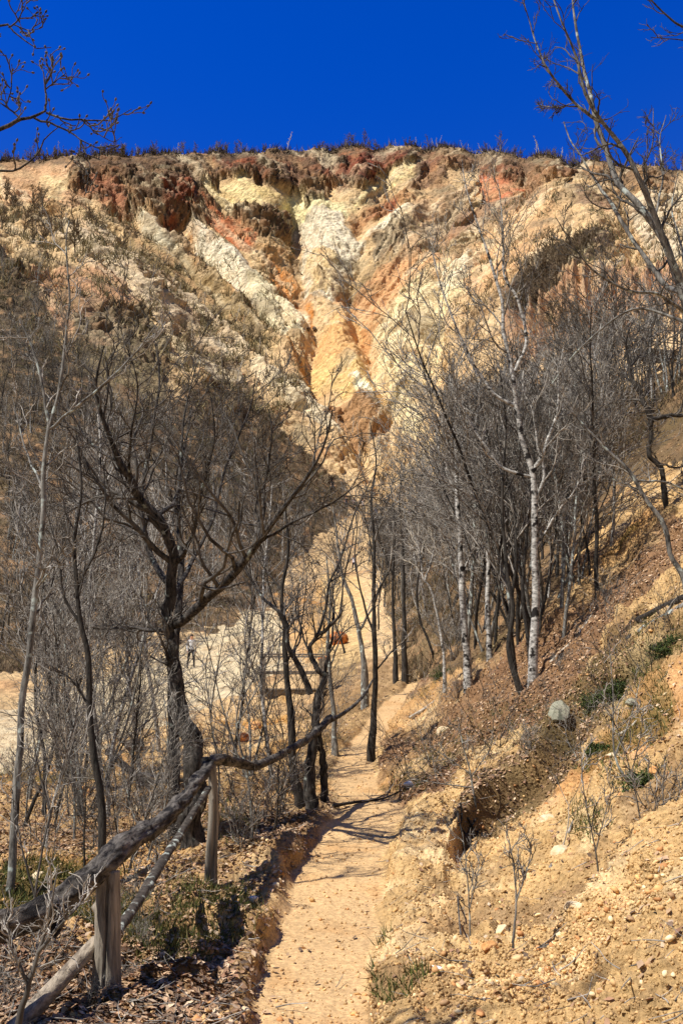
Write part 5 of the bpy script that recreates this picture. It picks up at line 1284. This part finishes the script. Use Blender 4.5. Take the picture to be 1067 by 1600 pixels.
# little dead twigs strewn over the soil
pt, nt_, i_, j_ = sample(2600, R, lambda i, j: np.clip(leafmask[i, j] + .12, 0, 1) * np.clip(soft[i, j], .08, 1), 26)
n = len(pt); K_ = 5; dd_ = np.cross(nt_, R.normal(size=(n, 3))); dd_ /= np.linalg.norm(dd_, axis=1, keepdims=True); Lg = R.uniform(.05, .3, n)
pts = np.zeros((n, K_, 3)); pts[:, 0] = pt + nt_ * .012
for k in range(1, K_):
    dd_ = dd_ + R.normal(size=(n, 3)) * .14 + nt_ * .03; dd_ /= np.linalg.norm(dd_, axis=1, keepdims=True); pts[:, k] = pts[:, k - 1] + dd_ * (Lg / K_)[:, None]
T = Tubes(); T.add(pts, np.repeat((R.uniform(.0015, .004, n))[:, None], K_, 1) * np.linspace(1, .5, K_)[None], 4); tag(add('fallen_twigs', T.mesh('fallen_twigs', W_twig)), kind='stuff')

# low evergreen cushions on the right bank
def cushion(px, py, wpx, label, seed, pal=[(58,74,36),(78,92,46),(46,58,32),(96,104,58)]):
    g = ground_pt(px, py); r = wpx * .5 / FPX * g[1]; R = np.random.default_rng(seed)
    root = empty('evergreen_shrub', g); tag(root, label, 'shrub', 'evergreen cushions')
    st = np.zeros((26, 6, 3)); 
    d = R.normal(size=(26, 3)); d[:, 2] = np.abs(d[:, 2]) * .8 + .25; d /= np.linalg.norm(d, axis=1, keepdims=True)
    for k in range(1, 6):
        d = d + R.normal(size=(26, 3)) * .2; d /= np.linalg.norm(d, axis=1, keepdims=True); st[:, k] = st[:, k - 1] + d * (r * R.uniform(.12, .24, 26))[:, None]
    rd = np.repeat(np.linspace(.006, .002, 6)[None], 26, 0)
    p1, r1 = spawn(st, rd, 6, .2, 1, .5, .8, .25, .05, 5, .7, .0018, R)
    T = Tubes(); T.add(st, rd, 5); T.add(p1, r1, 3); add('stems', T.mesh('stems', W_twigd), root)
    q = p1[:, 1:].reshape(-1, 3); q = np.repeat(q, 5, 0) + R.normal(size=(len(q) * 5, 3)) * r * .05
    o = quads_cloud('leaves', q, R.normal(size=q.shape), R.uniform(.012, .028, len(q)), pick(pal, len(q), R), M_grass, R, lift=.002); o.parent = root
for a in [(930,1115,70,'dark green cushion shrub right of the grey-green slab',91),(965,1095,60,'dark green shrub behind the cushion beside the slab',92),(932,1185,40,'small dark green shrub below the slab, alone on the soil',93),(690,1075,44,'green-grey shrub at the upper path\'s right edge',94),
          (1045,1030,60,'mossy green cushion beneath the weathered log',95),(1000,1250,50,'dull green shrub at the right edge above the clay bank',96)]: cushion(*a)
# ------------------------------------------------------------------ timber structures
def box(bm, c, s, rz=0, rx=0, ry=0):
    from mathutils import Matrix, Euler
    r = bmesh.ops.create_cube(bm, size=1.0)
    bmesh.ops.scale(bm, vec=s, verts=r['verts']); bmesh.ops.rotate(bm, cent=(0, 0, 0), matrix=Euler((rx, ry, rz)).to_matrix(), verts=r['verts']); bmesh.ops.translate(bm, vec=c, verts=r['verts'])
def bmo(name, boxes, mat, parent):
    bm = bmesh.new()
    for b in boxes: box(bm, *b)
    bmesh.ops.bevel(bm, geom=bm.edges[:], offset=.008, segments=1, affect='EDGES')
    me = bpy.data.meshes.new(name); bm.to_mesh(me); bm.free(); me.materials.append(mat); return add(name, me, parent)
def deck(name, label, px, py, d, w, dep, hgt, seed, rz=0.0, rail=1.05, mat=W_post, sides=True):
    g = P(px, py, d); root = empty(name, g); root.rotation_euler = (0, 0, rz); tag(root, label, 'platform')
    bmo('deck', [((-w / 2 + (k + .5) * w / int(w / .16), 0, -.03), (w / int(w / .16) - .015, dep, .05)) for k in range(int(w / .16))], mat, root)
    bmo('beam', [((0, -dep / 2 + .1, -.14), (w, .10, .16))], mat, root); bmo('beam', [((0, dep / 2 - .1, -.14), (w, .10, .16))], mat, root)
    n = max(2, int(w / 1.9) + 1)
    for k in range(n):
        x = -w / 2 + .06 + k * (w - .12) / (n - 1)
        for y in ([-dep / 2, dep / 2] if sides else [-dep / 2]):
            bmo('post', [((x, y, (rail - hgt) / 2), (.09, .09, rail + hgt))], mat, root)
    for y in ([-dep / 2, dep / 2] if sides else [-dep / 2]):
        bmo('handrail', [((0, y, rail + .045), (w + .1, .07, .05))], mat, root); bmo('rail', [((0, y - .06, rail * .5), (w, .03, .06))], mat, root)
    return root
W_deck = wood_material('grey_deck_timber', (96, 86, 76), (150, 138, 122), 14, .01, .5, stretch=(1, 1, 1))
deck('viewing_platform', 'timber viewing platform crowded with visitors under the cliff', 618, 812, 122, 8.4, 3.0, 3.4, 1, .0, mat=W_deck)
deck('viewing_platform', 'small pale timber platform high on the right edge slope', 1052, 556, 52, 4.6, 1.6, 2.2, 2, .25, mat=W_deck)
gb = ground_pt(452, 1085)
deck('footbridge', 'little timber footbridge behind the gnarled tree', 458, 1076, gb[1] - .5, 1.9, 1.2, 1.3, 3, .1, rail=.95, mat=W_deck)
g = ground_pt(90, 1160); root = empty('log_bench', g); tag(root, 'dark low wooden bench on the dry stream bed at the left', 'bench')
root.rotation_euler = (0, 0, .5); bmo('seat', [((0, 0, .42), (1.0, .34, .08))], W_rail, root); bmo('leg', [((-.36, 0, .15), (.16, .28, .46))], W_rail, root); bmo('leg', [((.36, 0, .15), (.16, .28, .46))], W_rail, root)

# ------------------------------------------------------------------ people
def flat_mat(name, c, r=.8):
    m = bpy.data.materials.new(name); m.use_nodes = True; n = m.node_tree.nodes; l = m.node_tree.links; b = n['Principled BSDF']; b.inputs['Roughness'].default_value = r
    tc = n.new('ShaderNodeTexCoord'); nz = n.new('ShaderNodeTexNoise'); nz.inputs['Scale'].default_value = 14; l.new(tc.outputs['Object'], nz.inputs['Vector'])
    cr = n.new('ShaderNodeValToRGB'); q = srgb(*c); cr.color_ramp.elements[0].color = (*[x * .75 for x in q], 1); cr.color_ramp.elements[1].color = (*[min(x * 1.2, .9) for x in q], 1)
    l.new(nz.outputs['Fac'], cr.inputs['Fac']); l.new(cr.outputs['Color'], b.inputs['Base Color']); return m
M_skin = flat_mat('skin', (196, 146, 118), .6); M_hair = flat_mat('dark_hair', (44, 34, 28)); CL = {}
def cloth(c):
    if c not in CL: CL[c] = flat_mat('cloth_%d_%d_%d' % c, c, .9)
    return CL[c]
def skin_mesh(name, verts, edges, radii, root_i, lv=2):
    me = bpy.data.meshes.new(name); me.from_pydata([tuple(v) for v in verts], edges, []); o = bpy.data.objects.new(name, me); C.objects.link(o)
    md = o.modifiers.new('skin', 'SKIN'); md.use_smooth_shade = True
    for i, sv in enumerate(me.skin_vertices[0].data):
        sv.radius = (radii[i][0], radii[i][1]); sv.use_root = (i == root_i)
    ms = o.modifiers.new('sub', 'SUBSURF'); ms.levels = lv; ms.render_levels = lv
    dg = bpy.context.evaluated_depsgraph_get(); dg.update()
    out = bpy.data.meshes.new_from_object(o.evaluated_get(dg)); bpy.data.objects.remove(o); bpy.data.meshes.remove(me)
    out.name = name; return out
def person(loc, face, label, shirt, trousers, stride=.25, arms=.15, hair=M_hair, bag=None, fingers=False, scale=1.0, group=None, bare_arms=True):
    s = stride; V_ = []; E = []; Rr = []
    def v(p, r, con=None):
        V_.append(p); Rr.append(r if isinstance(r, tuple) else (r, r))
        if con is not None: E.append((con, len(V_) - 1))
        return len(V_) - 1
    pel = v((0, 0, .96), (.15, .11)); sp = v((0, .01, 1.12), (.135, .10), pel); ch = v((0, 0, 1.32), (.165, .11), sp); nb = v((0, .01, 1.46), (.09, .075), ch)
    nk = v((0, 0, 1.53), .052, nb); hd = v((0, -.01, 1.62), (.074, .088), nk); v((0, -.005, 1.72), (.068, .082), hd); 
    for sx in (-1, 1):
        f = s * sx
        hp = v((.095 * sx, -.02 * sx * s, .90), (.095, .10), pel); kn = v((.11 * sx, -f * .55 - .02, .50), (.06, .065), hp); an = v((.12 * sx, -f * .9 + (.06 if f < 0 else 0), .09 + (.05 if f < 0 else 0)), .042, kn)
        v((.125 * sx, -f * .9 - .04, .045 + (.03 if f < 0 else 0)), (.045, .04), an); v((.13 * sx, -f * .9 - .18, .035), (.042, .03), len(V_) - 1)
        sh = v((.185 * sx, 0, 1.42), (.066, .066), nb); el = v((.25 * sx, .03 + f * .3, 1.14), (.043, .043), sh); wr = v((.25 * sx, -.06 + f * .55, .92), (.028, .03), el)
        hnd = v((.25 * sx, -.09 + f * .6, .85), (.022, .038), wr)
        if fingers:
            for k, (oy, ln) in enumerate([(-.030, .06), (-.010, .075), (.010, .07), (.028, .055)]):
                a1 = v((.25 * sx, -.095 + f * .62 + oy, .80), .0085, hnd); v((.243 * sx, -.10 + f * .62 + oy, .80 - ln), .007, a1)
            t1 = v((.235 * sx, -.135 + f * .6, .84), .010, hnd); v((.228 * sx, -.155 + f * .6, .80), .008, t1)
        else:
            v((.245 * sx, -.10 + f * .62, .77), (.012, .03), hnd)
    me = skin_mesh('body', V_, E, Rr, 0, 2)
    for m in (M_skin, cloth(shirt), cloth(trousers), cloth((40, 36, 34))): me.materials.append(m)
    co = np.zeros(len(me.vertices) * 3); me.vertices.foreach_get('co', co); co = co.reshape(-1, 3)
    for p in me.polygons:
        c = co[list(p.vertices)].mean(0); x, z = abs(c[0]), c[2]
        p.material_index = 3 if z < .085 else 2 if (z < 1.0 and x < .20) else 1 if (z < 1.475 and (x < .235 and z > 1.0 or (not bare_arms and z > .9) or (z > 1.22))) else 0
    root = empty('person', loc); root.rotation_euler = (0, 0, face); root.scale = (scale,) * 3; tag(root, label, 'person', group)
    add('body', me, root)
    def ell(name, c, r, mat, n=2):
        bm = bmesh.new(); bmesh.ops.create_icosphere(bm, subdivisions=3, radius=1); 
        for q in bm.verts: q.co = (q.co[0] * r[0] + c[0], q.co[1] * r[1] + c[1], q.co[2] * r[2] + c[2])
        m_ = bpy.data.meshes.new(name); bm.to_mesh(m_); bm.free(); m_.materials.append(mat)
        for q in m_.polygons: q.use_smooth = True
        return add(name, m_, root)
    ell('hair', (0, .018, 1.70), (.088, .10, .088), hair)
    if fingers:
        ell('nose', (0, -.105, 1.63), (.012, .018, .02), M_skin); ell('ear', (.082, 0, 1.63), (.01, .02, .03), M_skin); ell('ear', (-.082, 0, 1.63), (.01, .02, .03), M_skin)
        for sx in (-1, 1): ell('eye', (.03 * sx, -.088, 1.655), (.011, .008, .008), cloth((40, 36, 34)))
        ell('mouth', (0, -.092, 1.585), (.022, .007, .006), flat_mat('lips', (150, 90, 80)))
    if bag: ell('backpack', (0, .17, 1.28), (.15, .10, .21), cloth(bag))
    return root
g = ground_pt(298, 1058, 20)
person((g[0], g[1], g[2] + .0), .35, 'person in a white shirt and black trousers walking on the pale stream bed', (228, 230, 240), (30, 28, 32), .28, bag=None, fingers=True, bare_arms=False)
gp = P(618, 812, 122)
for i, (x, c, t, l) in enumerate([(588, (60, 66, 130), (50, 50, 60), 'person in a dark blue top at the left end of the viewing platform'), (598, (210, 206, 214), (60, 60, 74), 'person in a pale top standing second from the left on the platform'), (609, (120, 80, 80), (40, 40, 44), 'person in a dull red top in the middle of the platform'),
        (627, (196, 200, 226), (70, 74, 100), 'person in a light lilac top on the platform right of the dark trunks'), (640, (58, 64, 160), (120, 130, 160), 'person in a bright blue top on the right half of the platform'), (649, (224, 216, 220), (50, 50, 60), 'person in a white top on the right half of the platform'), (658, (110, 140, 176), (60, 60, 80), 'person in a light blue top at the right end of the platform')]):
    q = P(x, 812, 122); person((q[0], q[1] + (-.5 if i % 2 else .4), gp[2]), .4 * i, l, c, t, .06, group='visitors under the cliff')
for (x, y, c, l) in [(541, 797, (60, 54, 60), 'person in dark clothes on the trail left of the platform'), (554, 799, (130, 50, 56), 'person in a dark red top on the trail left of the platform'), (567, 800, (226, 222, 222), 'person in a white top on the trail left of the platform'), (580, 801, (70, 76, 128), 'person in a navy top nearest the platform on the trail'),
                     (528, 905, (64, 58, 70), 'person in dark clothes lower down the trail behind the thin trees'), (553, 900, (226, 222, 240), 'person in a white top lower down the trail behind the thin trees'), (520, 772, (70, 74, 84), 'person in grey clothes at the far left of the trail')]:
    g = ground_pt(x, y, 50)
    person(g, 1.0 + .01 * x, l, c, (50, 50, 60), .2, group='visitors on the trail')
